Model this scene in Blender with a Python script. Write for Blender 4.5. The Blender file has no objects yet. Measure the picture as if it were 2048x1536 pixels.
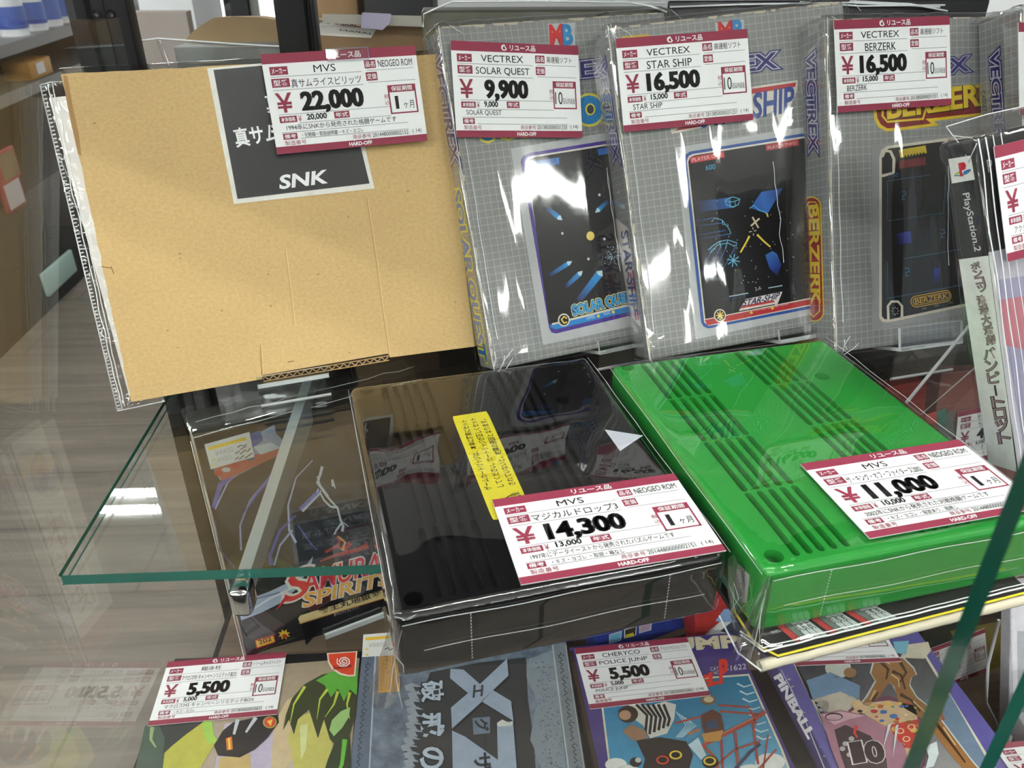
import bpy, bmesh, math, random
from mathutils import Vector, Matrix, noise
random.seed(7)
R = math.radians
SC = bpy.context.scene
COL = SC.collection

# ------------------------------------------------------------------ camera (metres; shelf top is z = 0)
FPX, YAW, PITCH, ROLL = 1638.4, -0.0507047, 0.5273259, 0.0005887
CAM = Vector((0, 0, 0.278869))
_cy, _sy, _cp, _sp = math.cos(YAW), math.sin(YAW), math.cos(PITCH), math.sin(PITCH)
FWD = Vector((-_sy * _cp, _cy * _cp, -_sp))
RGT = Vector((_cy, _sy, 0))
UPV = RGT.cross(FWD)
_c, _s = math.cos(ROLL), math.sin(ROLL)
RGT, UPV = _c * RGT + _s * UPV, -_s * RGT + _c * UPV
cd = bpy.data.cameras.new('camera')
cam = bpy.data.objects.new('camera', cd)
COL.objects.link(cam)
cd.sensor_width = 36.0
cd.lens = FPX / 2048 * 36.0
cd.clip_start = 0.01
cam.matrix_world = Matrix(((RGT.x, UPV.x, -FWD.x, CAM.x), (RGT.y, UPV.y, -FWD.y, CAM.y), (RGT.z, UPV.z, -FWD.z, CAM.z), (0, 0, 0, 1)))
cd.dof.use_dof = True
cd.dof.focus_distance = 0.5
cd.dof.aperture_fstop = 22.0
SC.camera = cam

# ------------------------------------------------------------------ world, colour, light bounces
w = bpy.data.worlds.new('world')
SC.world = w
w.use_nodes = True
w.node_tree.nodes['Background'].inputs[0].default_value = (0.86, 0.93, 1.0, 1)
w.node_tree.nodes['Background'].inputs[1].default_value = 0.32
SC.view_settings.view_transform = 'Standard'
SC.view_settings.look = 'None'
SC.view_settings.gamma = 1.0
SC.view_settings.exposure = 0.42
SC.view_settings.use_curve_mapping = False
SC.cycles.transparent_max_bounces = 32
SC.cycles.max_bounces = 10
SC.cycles.sample_clamp_indirect = 6.0
SC.cycles.caustics_reflective = False
SC.cycles.caustics_refractive = False
TUBE = 64.0     # radiance of the ceiling fluorescent tubes


# ------------------------------------------------------------------ small helpers
def ray(u, v):
    return RGT * ((u - 1024) / FPX) + UPV * (-(v - 768) / FPX) + FWD


def onz(u, v, z):
    d = ray(u, v)
    return CAM + d * ((z - CAM.z) / d.z)


def ony(u, v, y):
    d = ray(u, v)
    return CAM + d * ((y - CAM.y) / d.y)


def onx(u, v, x):
    d = ray(u, v)
    return CAM + d * ((x - CAM.x) / d.x)


def lin(c):
    return c / 12.92 if c <= 0.04045 else ((c + 0.055) / 1.055) ** 2.4


def rgb(r, g, b):
    return (lin(r / 255), lin(g / 255), lin(b / 255), 1.0)


WHITE = rgb(236, 237, 238)
BLACK = rgb(20, 20, 22)
WINE = rgb(140, 50, 72)
NAVY = rgb(38, 36, 96)


class Fr:
    """Local frame of a thing: x to the right, y into the thing, z up its front face."""
    def __init__(s, o, X, N, U):
        s.o, s.X, s.N, s.U = Vector(o), Vector(X).normalized(), Vector(N).normalized(), Vector(U).normalized()

    def mat(s):
        return Matrix(((s.X.x, s.N.x, s.U.x, s.o.x), (s.X.y, s.N.y, s.U.y, s.o.y), (s.X.z, s.N.z, s.U.z, s.o.z), (0, 0, 0, 1)))

    def loc(s, p):
        d = Vector(p) - s.o
        return Vector((d.dot(s.X), d.dot(s.N), d.dot(s.U)))

    def wor(s, p):
        return s.o + s.X * p[0] + s.N * p[1] + s.U * p[2]

    def hit(s, px, axis, val):
        n = (s.X, s.N, s.U)[axis]
        d = ray(px[0], px[1])
        t = (val + s.o.dot(n) - CAM.dot(n)) / d.dot(n)
        return s.loc(CAM + d * t)


def lean_frame(o, yaw, lean, roll, k=1.0):
    """Frame of a box that leans back; k slides it along the line of sight when the fit was made."""
    o = CAM + (Vector(o) - CAM) * k
    yaw, lean, roll = R(yaw), R(lean), R(roll)
    X = Vector((math.cos(yaw), math.sin(yaw), 0))
    B = Vector((-math.sin(yaw), math.cos(yaw), 0))
    Z = Vector((0, 0, 1))
    U = math.cos(lean) * Z + math.sin(lean) * B
    N = math.cos(lean) * B - math.sin(lean) * Z
    return Fr(o, math.cos(roll) * X + math.sin(roll) * U, N, math.cos(roll) * U - math.sin(roll) * X)


def flat_frame(x, y, z, yaw=0.0):
    c, s = math.cos(yaw), math.sin(yaw)
    return Fr((x, y, z), (c, s, 0), (-s, c, 0), (0, 0, 1))


WF = Fr((0, 0, 0), (1, 0, 0), (0, 1, 0), (0, 0, 1))


# ------------------------------------------------------------------ materials
def newmat(name):
    m = bpy.data.materials.new(name)
    m.use_nodes = True
    nt = m.node_tree
    for n in list(nt.nodes):
        nt.nodes.remove(n)
    out = nt.nodes.new('ShaderNodeOutputMaterial')
    return m, nt, out


def nd(nt, kind, **kw):
    n = nt.nodes.new('ShaderNode' + kind)
    for k, v in kw.items():
        if k.startswith('i_'):
            key = k[2:].replace('_', ' ')
            n.inputs[int(key) if key.isdigit() else key].default_value = v
        else:
            setattr(n, k, v)
    return n


def plain(name, col, rough=0.45, metal=0.0, noise_amt=0.0, noise_scale=200.0, bump=0.0, coat=0.0, spec=0.5, emit=0.0):
    m, nt, out = newmat(name)
    b = nd(nt, 'BsdfPrincipled')
    b.inputs['Base Color'].default_value = col
    b.inputs['Roughness'].default_value = rough
    b.inputs['Metallic'].default_value = metal
    b.inputs['Specular IOR Level'].default_value = spec
    b.inputs['Coat Weight'].default_value = coat
    b.inputs['Coat Roughness'].default_value = 0.05
    if emit:
        b.inputs['Emission Color'].default_value = col
        b.inputs['Emission Strength'].default_value = emit
    tc = nd(nt, 'TexCoord')
    nz = nd(nt, 'TexNoise', i_Scale=noise_scale, i_Detail=4.0)
    nt.links.new(tc.outputs['Object'], nz.inputs['Vector'])
    if noise_amt:
        mx = nd(nt, 'Mix', data_type='RGBA')
        mx.inputs[6].default_value = tuple(c * (1 - noise_amt) for c in col[:3]) + (1,)
        mx.inputs[7].default_value = tuple(min(1, c * (1 + noise_amt)) for c in col[:3]) + (1,)
        nt.links.new(nz.outputs['Fac'], mx.inputs[0])
        nt.links.new(mx.outputs[2], b.inputs['Base Color'])
    if bump:
        bp = nd(nt, 'Bump', i_Strength=bump, i_Distance=0.001)
        nt.links.new(nz.outputs['Fac'], bp.inputs['Height'])
        nt.links.new(bp.outputs[0], b.inputs['Normal'])
    nt.links.new(b.outputs[0], out.inputs[0])
    return m


def ink(name, rough, coat=0.0, spec=0.5, mottle=0.02):
    """Printing ink: the colour is stored per face."""
    m, nt, out = newmat(name)
    b = nd(nt, 'BsdfPrincipled')
    b.inputs['Roughness'].default_value = rough
    b.inputs['Coat Weight'].default_value = coat
    b.inputs['Specular IOR Level'].default_value = spec
    a = nd(nt, 'Attribute', attribute_name='Col')
    tc = nd(nt, 'TexCoord')
    nz = nd(nt, 'TexNoise', i_Scale=120.0, i_Detail=5.0, i_Roughness=0.7)
    nt.links.new(tc.outputs['Object'], nz.inputs['Vector'])
    mr = nd(nt, 'MapRange', i_From_Min=0.3, i_From_Max=0.7, i_To_Min=1.0 - mottle, i_To_Max=1.0 + mottle)
    nt.links.new(nz.outputs['Fac'], mr.inputs[0])
    mu = nd(nt, 'Mix', data_type='RGBA', blend_type='MULTIPLY')
    mu.inputs[0].default_value = 1.0
    nt.links.new(a.outputs['Color'], mu.inputs[6])
    nt.links.new(mr.outputs[0], mu.inputs[7])
    nt.links.new(mu.outputs[2], b.inputs['Base Color'])
    nt.links.new(b.outputs[0], out.inputs[0])
    return m


def clear(name, ior=1.5, rough=0.0, gain=1.0, add=0.0, tint=(1, 1, 1, 1), bump=0.0, bscale=80.0, stretch=(1, 1, 1)):
    """Thin clear sheet: what is behind shows straight through, reflections follow Fresnel."""
    m, nt, out = newmat(name)
    geo = nd(nt, 'NewGeometry')
    mr = nd(nt, 'MapRange', i_From_Min=0.0, i_From_Max=1.0, i_To_Min=ior, i_To_Max=1.0 / ior)
    nt.links.new(geo.outputs['Backfacing'], mr.inputs[0])
    fr = nd(nt, 'Fresnel')
    nt.links.new(mr.outputs[0], fr.inputs['IOR'])
    mul = nd(nt, 'Math', operation='MULTIPLY_ADD', i_1=gain, i_2=add, use_clamp=True)
    nt.links.new(fr.outputs[0], mul.inputs[0])
    tr = nd(nt, 'BsdfTransparent')
    tr.inputs[0].default_value = tint
    gl = nd(nt, 'BsdfAnisotropic')
    gl.inputs['Roughness'].default_value = rough
    gl.inputs[0].default_value = (1, 1, 1, 1)
    if bump:
        tc = nd(nt, 'TexCoord')
        mp = nd(nt, 'Mapping')
        mp.inputs['Scale'].default_value = stretch
        nz = nd(nt, 'TexNoise', i_Scale=bscale, i_Detail=3.0)
        nt.links.new(tc.outputs['Object'], mp.inputs[0])
        nt.links.new(mp.outputs[0], nz.inputs['Vector'])
        bp = nd(nt, 'Bump', i_Strength=bump, i_Distance=0.002)
        nt.links.new(nz.outputs['Fac'], bp.inputs['Height'])
        nt.links.new(bp.outputs[0], gl.inputs['Normal'])
    mx = nd(nt, 'MixShader')
    nt.links.new(mul.outputs[0], mx.inputs[0])
    nt.links.new(tr.outputs[0], mx.inputs[1])
    nt.links.new(gl.outputs[0], mx.inputs[2])
    nt.links.new(mx.outputs[0], out.inputs[0])
    return m


M = {}
M['ink'] = ink('printed_ink', 0.42)
M['gloss_ink'] = ink('gloss_printed_ink', 0.3, spec=0.28, mottle=0.10)
M['paper'] = ink('printed_card', 0.6, spec=0.3)
M['glass'] = clear('clear_glass', 1.5, 0.0, tint=(0.975, 0.99, 0.983, 1))
M['side_glass'] = clear('side_clear_glass', 1.5, 0.0, gain=0.8, tint=(0.975, 0.985, 0.98, 1))
M['film'] = clear('clear_film', 1.5, 0.05, gain=1.5, add=0.01, tint=(0.975, 0.975, 0.975, 1), bump=0.07, bscale=30.0, stretch=(1, 1, 0.3))
M['tight_film'] = clear('shrink_film', 1.5, 0.02, gain=1.6, add=0.01, tint=(0.97, 0.97, 0.97, 1), bump=0.03, bscale=22.0)
M['acrylic'] = clear('clear_acrylic', 1.49, 0.02, gain=1.4, add=0.02, tint=(0.95, 0.96, 0.96, 1))
M['film_edge'] = plain('folded_film_edge', rgb(232, 236, 238), 0.15)
M['seam'] = plain('serrated_seam', rgb(190, 196, 198), 0.3)
M['film_fold'] = plain('thick_film_fold', rgb(206, 200, 176), 0.12)
M['acrylic_edge'] = plain('polished_acrylic_edge', rgb(206, 210, 210), 0.12)
M['glass_edge'] = plain('green_glass_edge', rgb(44, 104, 92), 0.04, noise_amt=0.75, noise_scale=6.0)
M['door_edge'] = plain('dark_green_glass_edge', rgb(8, 84, 66), 0.12)
M['black_metal'] = plain('black_painted_steel', rgb(17, 18, 22), 0.35, spec=0.3)
M['slot_dark'] = plain('slot_shade', rgb(8, 8, 9), 0.7)
M['steel'] = plain('bracket_steel', rgb(150, 160, 164), 0.3, metal=0.25)
M['chrome'] = plain('chrome', rgb(225, 228, 230), 0.08, metal=1.0)
M['black_plastic'] = plain('black_cartridge_plastic', rgb(13, 13, 15), 0.25, bump=0.02, noise_scale=900.0)
M['green_plastic'] = plain('green_cartridge_plastic', rgb(42, 150, 58), 0.25, bump=0.02, noise_scale=900.0)
M['white_sheet'] = plain('white_sheet', rgb(246, 247, 248), 0.25)
M['crinkle'] = clear('crinkled_film', 1.5, 0.16, gain=2.6, add=0.07, tint=(0.95, 0.95, 0.95, 1))
M['dark'] = plain('dark_board', rgb(20, 21, 24), 0.5, spec=0.3)
M['rack_board'] = plain('rack_board', rgb(84, 86, 88), 0.5)
M['bottle_white'] = plain('bottle_white', rgb(176, 178, 182), 0.4)
M['brown_board'] = plain('brown_board', rgb(118, 92, 60), 0.7, noise_amt=0.12, noise_scale=60.0)
M['kraft'] = plain('kraft_paper', rgb(138, 116, 84), 0.75, noise_amt=0.1, noise_scale=40.0, bump=0.2)
M['grey_plastic'] = plain('grey_plastic', rgb(104, 108, 104), 0.4)
M['grey_carton'] = plain('grey_brown_carton', rgb(128, 120, 114), 0.7, noise_amt=0.15, noise_scale=8.0)
M['wall'] = plain('pale_wall', rgb(196, 200, 202), 0.8, noise_amt=0.03, noise_scale=3.0)
M['mat'] = plain('added_dark_mat', rgb(30, 30, 32), 0.8, noise_amt=0.3, noise_scale=60.0)
M['added_wall'] = plain('added_dark_wall', rgb(58, 55, 52), 0.7, noise_amt=0.2, noise_scale=5.0)
M['ceiling'] = plain('white_ceiling', rgb(232, 233, 232), 0.9, noise_amt=0.03, noise_scale=6.0)
M['tube'] = plain('lit_tube', (1.0, 0.985, 0.96, 1), 0.4, emit=TUBE)
M['lit_column'] = plain('lit_column', (1.0, 1.0, 1.0, 1), 0.4, emit=3.0)
M['white_plastic'] = plain('white_plastic', rgb(228, 230, 232), 0.35)
M['lavender'] = plain('lavender_plastic', rgb(176, 170, 196), 0.3)


def mat_card():
    m, nt, out = newmat('corrugated_cardboard')
    b = nd(nt, 'BsdfPrincipled', i_Roughness=0.8)
    b.inputs['Specular IOR Level'].default_value = 0.25
    tc = nd(nt, 'TexCoord')
    mp = nd(nt, 'Mapping')
    mp.inputs['Scale'].default_value = (1, 1, 1.3)
    nt.links.new(tc.outputs['Object'], mp.inputs[0])
    n1 = nd(nt, 'TexNoise', i_Scale=420.0, i_Detail=7.0, i_Roughness=0.75)
    n2 = nd(nt, 'TexNoise', i_Scale=18.0, i_Detail=3.0)
    n3 = nd(nt, 'TexVoronoi', i_Scale=75.0)
    for n in (n1, n2, n3):
        nt.links.new(mp.outputs[0], n.inputs['Vector'])
    r1 = nd(nt, 'ValToRGB')
    r1.color_ramp.elements[0].position = 0.3
    r1.color_ramp.elements[0].color = rgb(194, 162, 110)
    r1.color_ramp.elements[1].position = 0.72
    r1.color_ramp.elements[1].color = rgb(217, 188, 135)
    nt.links.new(n1.outputs['Fac'], r1.inputs[0])
    r2 = nd(nt, 'ValToRGB')
    r2.color_ramp.elements[0].color = (0.9, 0.89, 0.87, 1)
    r2.color_ramp.elements[1].color = (1.05, 1.04, 1.02, 1)
    nt.links.new(n2.outputs['Fac'], r2.inputs[0])
    mx = nd(nt, 'Mix', data_type='RGBA', blend_type='MULTIPLY')
    mx.inputs[0].default_value = 1.0
    nt.links.new(r1.outputs[0], mx.inputs[6])
    nt.links.new(r2.outputs[0], mx.inputs[7])
    r3 = nd(nt, 'ValToRGB')
    r3.color_ramp.elements[0].position = 0.045
    r3.color_ramp.elements[0].color = (0.35, 0.3, 0.25, 1)
    r3.color_ramp.elements[1].position = 0.075
    r3.color_ramp.elements[1].color = (1, 1, 1, 1)
    nt.links.new(n3.outputs['Distance'], r3.inputs[0])
    m2 = nd(nt, 'Mix', data_type='RGBA', blend_type='MULTIPLY')
    m2.inputs[0].default_value = 0.55
    nt.links.new(mx.outputs[2], m2.inputs[6])
    nt.links.new(r3.outputs[0], m2.inputs[7])
    nt.links.new(m2.outputs[2], b.inputs['Base Color'])
    bp = nd(nt, 'Bump', i_Strength=0.15, i_Distance=0.001)
    nt.links.new(n1.outputs['Fac'], bp.inputs['Height'])
    nt.links.new(bp.outputs[0], b.inputs['Normal'])
    nt.links.new(b.outputs[0], out.inputs[0])
    return m


def mat_grid():
    """Grey carton printed with a fine pale square grid."""
    m, nt, out = newmat('grid_printed_carton')
    b = nd(nt, 'BsdfPrincipled', i_Roughness=0.38)
    tc = nd(nt, 'TexCoord')
    sep = nd(nt, 'SeparateXYZ')
    nt.links.new(tc.outputs['Object'], sep.inputs[0])
    prev = None
    for i in range(3):
        a = nd(nt, 'Math', operation='MULTIPLY_ADD', i_1=1 / 0.0046, i_2=0.45)
        nt.links.new(sep.outputs[i], a.inputs[0])
        f = nd(nt, 'Math', operation='FRACT')
        nt.links.new(a.outputs[0], f.inputs[0])
        l = nd(nt, 'Math', operation='LESS_THAN', i_1=0.075)
        nt.links.new(f.outputs[0], l.inputs[0])
        if prev is None:
            prev = l
        else:
            mxm = nd(nt, 'Math', operation='MAXIMUM')
            nt.links.new(prev.outputs[0], mxm.inputs[0])
            nt.links.new(l.outputs[0], mxm.inputs[1])
            prev = mxm
    nz = nd(nt, 'TexNoise', i_Scale=30.0, i_Detail=4.0)
    nt.links.new(tc.outputs['Object'], nz.inputs['Vector'])
    rp = nd(nt, 'ValToRGB')
    rp.color_ramp.elements[0].color = rgb(120, 121, 121)
    rp.color_ramp.elements[1].color = rgb(146, 147, 146)
    nt.links.new(nz.outputs['Fac'], rp.inputs[0])
    mx = nd(nt, 'Mix', data_type='RGBA')
    mx.inputs[7].default_value = rgb(174, 176, 174)
    nt.links.new(prev.outputs[0], mx.inputs[0])
    nt.links.new(rp.outputs[0], mx.inputs[6])
    nt.links.new(mx.outputs[2], b.inputs['Base Color'])
    nt.links.new(b.outputs[0], out.inputs[0])
    return m


def mat_wood(name, c0, c1, c2, rot):
    m, nt, out = newmat(name)
    b = nd(nt, 'BsdfPrincipled', i_Roughness=0.42)
    tc = nd(nt, 'TexCoord')
    mp = nd(nt, 'Mapping')
    mp.inputs['Rotation'].default_value = (0, 0, rot)
    nt.links.new(tc.outputs['Object'], mp.inputs[0])
    mp2 = nd(nt, 'Mapping')
    mp2.inputs['Scale'].default_value = (1.2, 14, 1)
    nt.links.new(mp.outputs[0], mp2.inputs[0])
    n1 = nd(nt, 'TexNoise', i_Scale=2.2, i_Detail=8.0, i_Roughness=0.65, i_Distortion=0.6)
    nt.links.new(mp2.outputs[0], n1.inputs['Vector'])
    rp = nd(nt, 'ValToRGB')
    e = rp.color_ramp.elements
    e[0].position, e[0].color = 0.3, c0
    e[1].position, e[1].color = 0.68, c2
    k = e.new(0.5)
    k.color = c1
    nt.links.new(n1.outputs['Fac'], rp.inputs[0])
    br = nd(nt, 'TexBrick', i_Scale=1.0, i_Mortar_Size=0.003, i_Brick_Width=1.2, i_Row_Height=0.18)
    br.inputs['Color1'].default_value = (1, 1, 1, 1)
    br.inputs['Color2'].default_value = (0.93, 0.92, 0.91, 1)
    br.inputs['Mortar'].default_value = (0.72, 0.7, 0.68, 1)
    nt.links.new(mp.outputs[0], br.inputs['Vector'])
    mx = nd(nt, 'Mix', data_type='RGBA', blend_type='MULTIPLY')
    mx.inputs[0].default_value = 1.0
    nt.links.new(rp.outputs[0], mx.inputs[6])
    nt.links.new(br.outputs[0], mx.inputs[7])
    nt.links.new(mx.outputs[2], b.inputs['Base Color'])
    nt.links.new(b.outputs[0], out.inputs[0])
    return m


M['card'] = mat_card()
M['grid'] = mat_grid()
M['wood'] = mat_wood('grey_brown_plank_floor', rgb(120, 110, 101), rgb(138, 128, 117), rgb(156, 146, 133), 0.0)
M['deck'] = mat_wood('brown_laminate', rgb(92, 78, 64), rgb(124, 108, 90), rgb(150, 132, 110), 0.0)


def mat_stone():
    m, nt, out = newmat('slate_printed_cover')
    b = nd(nt, 'BsdfPrincipled', i_Roughness=0.3)
    tc = nd(nt, 'TexCoord')
    n1 = nd(nt, 'TexNoise', i_Scale=70.0, i_Detail=8.0, i_Roughness=0.75)
    nt.links.new(tc.outputs['Object'], n1.inputs['Vector'])
    rp = nd(nt, 'ValToRGB')
    e = rp.color_ramp.elements
    e[0].position, e[0].color = 0.3, rgb(62, 74, 90)
    e[1].position, e[1].color = 0.75, rgb(140, 154, 170)
    nt.links.new(n1.outputs['Fac'], rp.inputs[0])
    nt.links.new(rp.outputs[0], b.inputs['Base Color'])
    nt.links.new(b.outputs[0], out.inputs[0])
    return m


M['stone'] = mat_stone()


# ------------------------------------------------------------------ mesh building
class MB:
    def __init__(s):
        s.v, s.f, s.mi, s.c, s.mats, s.sm = [], [], [], [], [], []

    def slot(s, mat):
        if mat not in s.mats:
            s.mats.append(mat)
        return s.mats.index(mat)

    def add(s, verts, faces, mat, cols=None, smooth=False):
        """cols: one colour for all, or one per vertex."""
        k, n = len(s.v), s.slot(mat)
        s.v += [tuple(p) for p in verts]
        per = isinstance(cols, list)
        for f in faces:
            s.f.append(tuple(i + k for i in f))
            s.mi.append(n)
            s.sm.append(smooth)
            s.c.append([cols[i] for i in f] if per else [cols or (1, 1, 1, 1)] * len(f))

    def box(s, a, b, mat, col=None):
        (x0, y0, z0), (x1, y1, z1) = a, b
        v = [(x0, y0, z0), (x1, y0, z0), (x1, y1, z0), (x0, y1, z0), (x0, y0, z1), (x1, y0, z1), (x1, y1, z1), (x0, y1, z1)]
        s.add(v, [(0, 3, 2, 1), (4, 5, 6, 7), (0, 1, 5, 4), (1, 2, 6, 5), (2, 3, 7, 6), (3, 0, 4, 7)], mat, col)

    def rbox(s, a, b, r, mat, col=None, seg=2):
        bm = bmesh.new()
        bmesh.ops.create_cube(bm, size=1.0)
        for v in bm.verts:
            v.co = Vector([(a[i] + b[i]) / 2 + v.co[i] * (b[i] - a[i]) for i in range(3)])
        bmesh.ops.bevel(bm, geom=list(bm.edges), offset=r, segments=seg, profile=0.5, affect='EDGES')
        bm.verts.index_update()
        s.add([v.co[:] for v in bm.verts], [[v.index for v in f.verts] for f in bm.faces], mat, col, smooth=seg > 1)
        bm.free()

    def prism(s, pts, axis_vec, mat, col=None, cap_mat=None):
        """Extrude a closed outline (list of 3-D points) along axis_vec."""
        n = len(pts)
        a = [Vector(p) for p in pts]
        b = [p + Vector(axis_vec) for p in a]
        s.add(a + b, [(i, (i + 1) % n, n + (i + 1) % n, n + i) for i in range(n)], mat, col)
        s.add(a + b, [tuple(reversed(range(n))), tuple(range(n, 2 * n))], cap_mat or mat, col)

    def tube(s, pts, r, mat, col=None, n=8):
        pts = [Vector(p) for p in pts]
        rings = []
        for i, p in enumerate(pts):
            t = (pts[min(i + 1, len(pts) - 1)] - pts[max(i - 1, 0)]).normalized()
            a = t.cross(Vector((0, 0, 1)) if abs(t.z) < 0.9 else Vector((1, 0, 0))).normalized()
            b = t.cross(a)
            rr = r[i] if isinstance(r, (list, tuple)) else r
            rings += [p + (a * math.cos(2 * math.pi * k / n) + b * math.sin(2 * math.pi * k / n)) * rr for k in range(n)]
        fs = []
        for i in range(len(pts) - 1):
            for k in range(n):
                fs.append((i * n + k, i * n + (k + 1) % n, (i + 1) * n + (k + 1) % n, (i + 1) * n + k))
        fs.append(tuple(range(n)))
        fs.append(tuple(range((len(pts) - 1) * n, len(pts) * n)))
        s.add(rings, fs, mat, col, smooth=True)

    def build(s, name, parent=None, fr=None):
        me = bpy.data.meshes.new(name)
        me.from_pydata(s.v, [], s.f)
        for m in s.mats:
            me.materials.append(m)
        me.polygons.foreach_set('material_index', s.mi)
        me.polygons.foreach_set('use_smooth', s.sm)
        at = me.color_attributes.new('Col', 'FLOAT_COLOR', 'CORNER')
        flat = [x for fc in s.c for c in fc for x in c]
        at.data.foreach_set('color', flat)
        me.update()
        o = bpy.data.objects.new(name, me)
        COL.objects.link(o)
        if parent is not None:
            o.parent = parent
        elif fr is not None:
            o.matrix_world = fr.mat()
        return o


def thing(name, label, cat, fr=None, group=None, loc=None):
    o = bpy.data.objects.new(name, None)
    o.empty_display_size = 0.02
    COL.objects.link(o)
    if fr is not None:
        o.matrix_world = fr.mat()
    elif loc is not None:
        o.location = loc
    return tag(o, label, cat, group)


def tag(o, label, cat, group=None, kind=None):
    o['label'] = label
    o['category'] = cat
    if group:
        o['group'] = group
    if kind:
        o['kind'] = kind
    return o


def structure(o):
    o['kind'] = 'structure'
    return o


_TX = {}


def text_mesh(s, off=0.0, sp=1.0):
    key = (s, off, sp)
    if key not in _TX:
        c = bpy.data.curves.new('lettering', 'FONT')
        c.body = s
        c.fill_mode = 'BOTH'
        c.resolution_u = 3
        c.offset = off
        c.space_character = sp
        o = bpy.data.objects.new('lettering', c)
        me = bpy.data.meshes.new_from_object(o)
        vs = [(v.co.x, v.co.y) for v in me.vertices]
        fs = [tuple(p.vertices) for p in me.polygons]
        bpy.data.objects.remove(o)
        bpy.data.curves.remove(c)
        bpy.data.meshes.remove(me)
        if off:
            b0 = text_mesh(s, 0.0, sp)[2]
            bb = b0
        else:
            xs, ys = [p[0] for p in vs], [p[1] for p in vs]
            bb = (min(xs), min(ys), max(xs), max(ys))
        _TX[key] = (vs, fs, bb)
    return _TX[key]


EPS = 0.00011


class Art:
    """Flat printing on one face of a thing. Points are pixels of the 2048 x 1536 view carried onto the face, or (u, v) fractions of a rectangle."""
    def __init__(s, mb, fr, axis, val, mat=None, rect=None):
        s.mb, s.fr, s.axis, s.val, s.mat, s.rect = mb, fr, axis, val, mat or M['ink'], rect
        n = [0, 0, 0]
        n[axis] = 1
        n = Vector(n)
        c = fr.wor(n * val)
        wn = (fr.X, fr.N, fr.U)[axis]
        s.n = n if wn.dot(CAM - c) > 0 else -n

    def p(s, q):
        if s.rect:
            x0, z0, w, h = s.rect
            a, b = x0 + q[0] * w, z0 + (1 - q[1]) * h
            v = [0, 0, 0]
            o = [i for i in range(3) if i != s.axis]
            v[o[0]], v[o[1]], v[s.axis] = a, b, s.val
            return Vector(v)
        return s.fr.hit(q, s.axis, s.val)

    def poly(s, pts, col, L=1):
        o = s.n * (EPS * L)
        v = [s.p(q) + o for q in pts]
        s.mb.add(v, [tuple(range(len(v)))], s.mat, col)

    def grad(s, pts, cols, L=1):
        o = s.n * (EPS * L)
        s.mb.add([s.p(q) + o for q in pts], [tuple(range(len(pts)))], s.mat, list(cols))

    def disc(s, c, rx, ry, col, L=1, n=20, a0=0, a1=360):
        s.poly([(c[0] + rx * math.cos(R(a0 + (a1 - a0) * i / n)), c[1] + ry * math.sin(R(a0 + (a1 - a0) * i / n))) for i in range(n + (a1 - a0 < 360))], col, L)

    def line(s, pts, wd, col, L=1, closed=False, col2=None):
        """Stroke through pts, wd wide (same unit as pts); wd may taper as a pair."""
        pts = list(pts) + ([pts[0]] if closed else [])
        n = len(pts)
        lf, rt = [], []
        for i in range(n):
            a, b = pts[max(i - 1, 0)], pts[min(i + 1, n - 1)]
            if closed and i in (0, n - 1):
                a, b = pts[-2], pts[1]
            dx, dy = b[0] - a[0], b[1] - a[1]
            l = math.hypot(dx, dy) or 1
            t = wd if not isinstance(wd, tuple) else wd[0] + (wd[1] - wd[0]) * i / max(1, n - 1)
            lf.append((pts[i][0] - dy / l * t / 2, pts[i][1] + dx / l * t / 2))
            rt.append((pts[i][0] + dy / l * t / 2, pts[i][1] - dx / l * t / 2))
        o = s.n * (EPS * L)
        v = [s.p(q) + o for q in lf + rt]
        cs = col
        if col2:
            f = [tuple(col[k] + (col2[k] - col[k]) * i / max(1, n - 1) for k in range(4)) for i in range(n)]
            cs = f + f
        s.mb.add(v, [(i, i + 1, n + i + 1, n + i) for i in range(n - 1)], s.mat, cs)

    def rrect(s, x0, y0, x1, y1, r, col, L=1):
        pts = []
        for cx, cy, a in ((x1 - r, y0 + r, -90), (x1 - r, y1 - r, 0), (x0 + r, y1 - r, 90), (x0 + r, y0 + r, 180)):
            pts += [(cx + r * math.cos(R(a + 15 * k)), cy + r * math.sin(R(a + 15 * k))) for k in range(7)]
        s.poly(pts, col, L)

    def text(s, t, bl, br, tl, col, L=2, off=0.0, sp=1.0, shear=0.0):
        if not t:
            return
        vs, fs, (x0, y0, x1, y1) = text_mesh(t, off, sp)
        A, B, T = s.p(bl), s.p(br), s.p(tl)
        o = s.n * (EPS * L)
        ex, ey = (B - A) / (x1 - x0), (T - A) / (y1 - y0)
        s.mb.add([A + ex * (x - x0 + shear * (y - y0)) + ey * (y - y0) + o for x, y in vs], fs, s.mat, col)

    def rtext(s, t, x0, y0, x1, y1, col, L=2, off=0.0, sp=1.0, shear=0.0):
        """Upright text in the box x0..x1, y0 (top)..y1 (bottom)."""
        s.text(t, (x0, y1), (x1, y1), (x0, y0), col, L, off, sp, shear)


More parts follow.
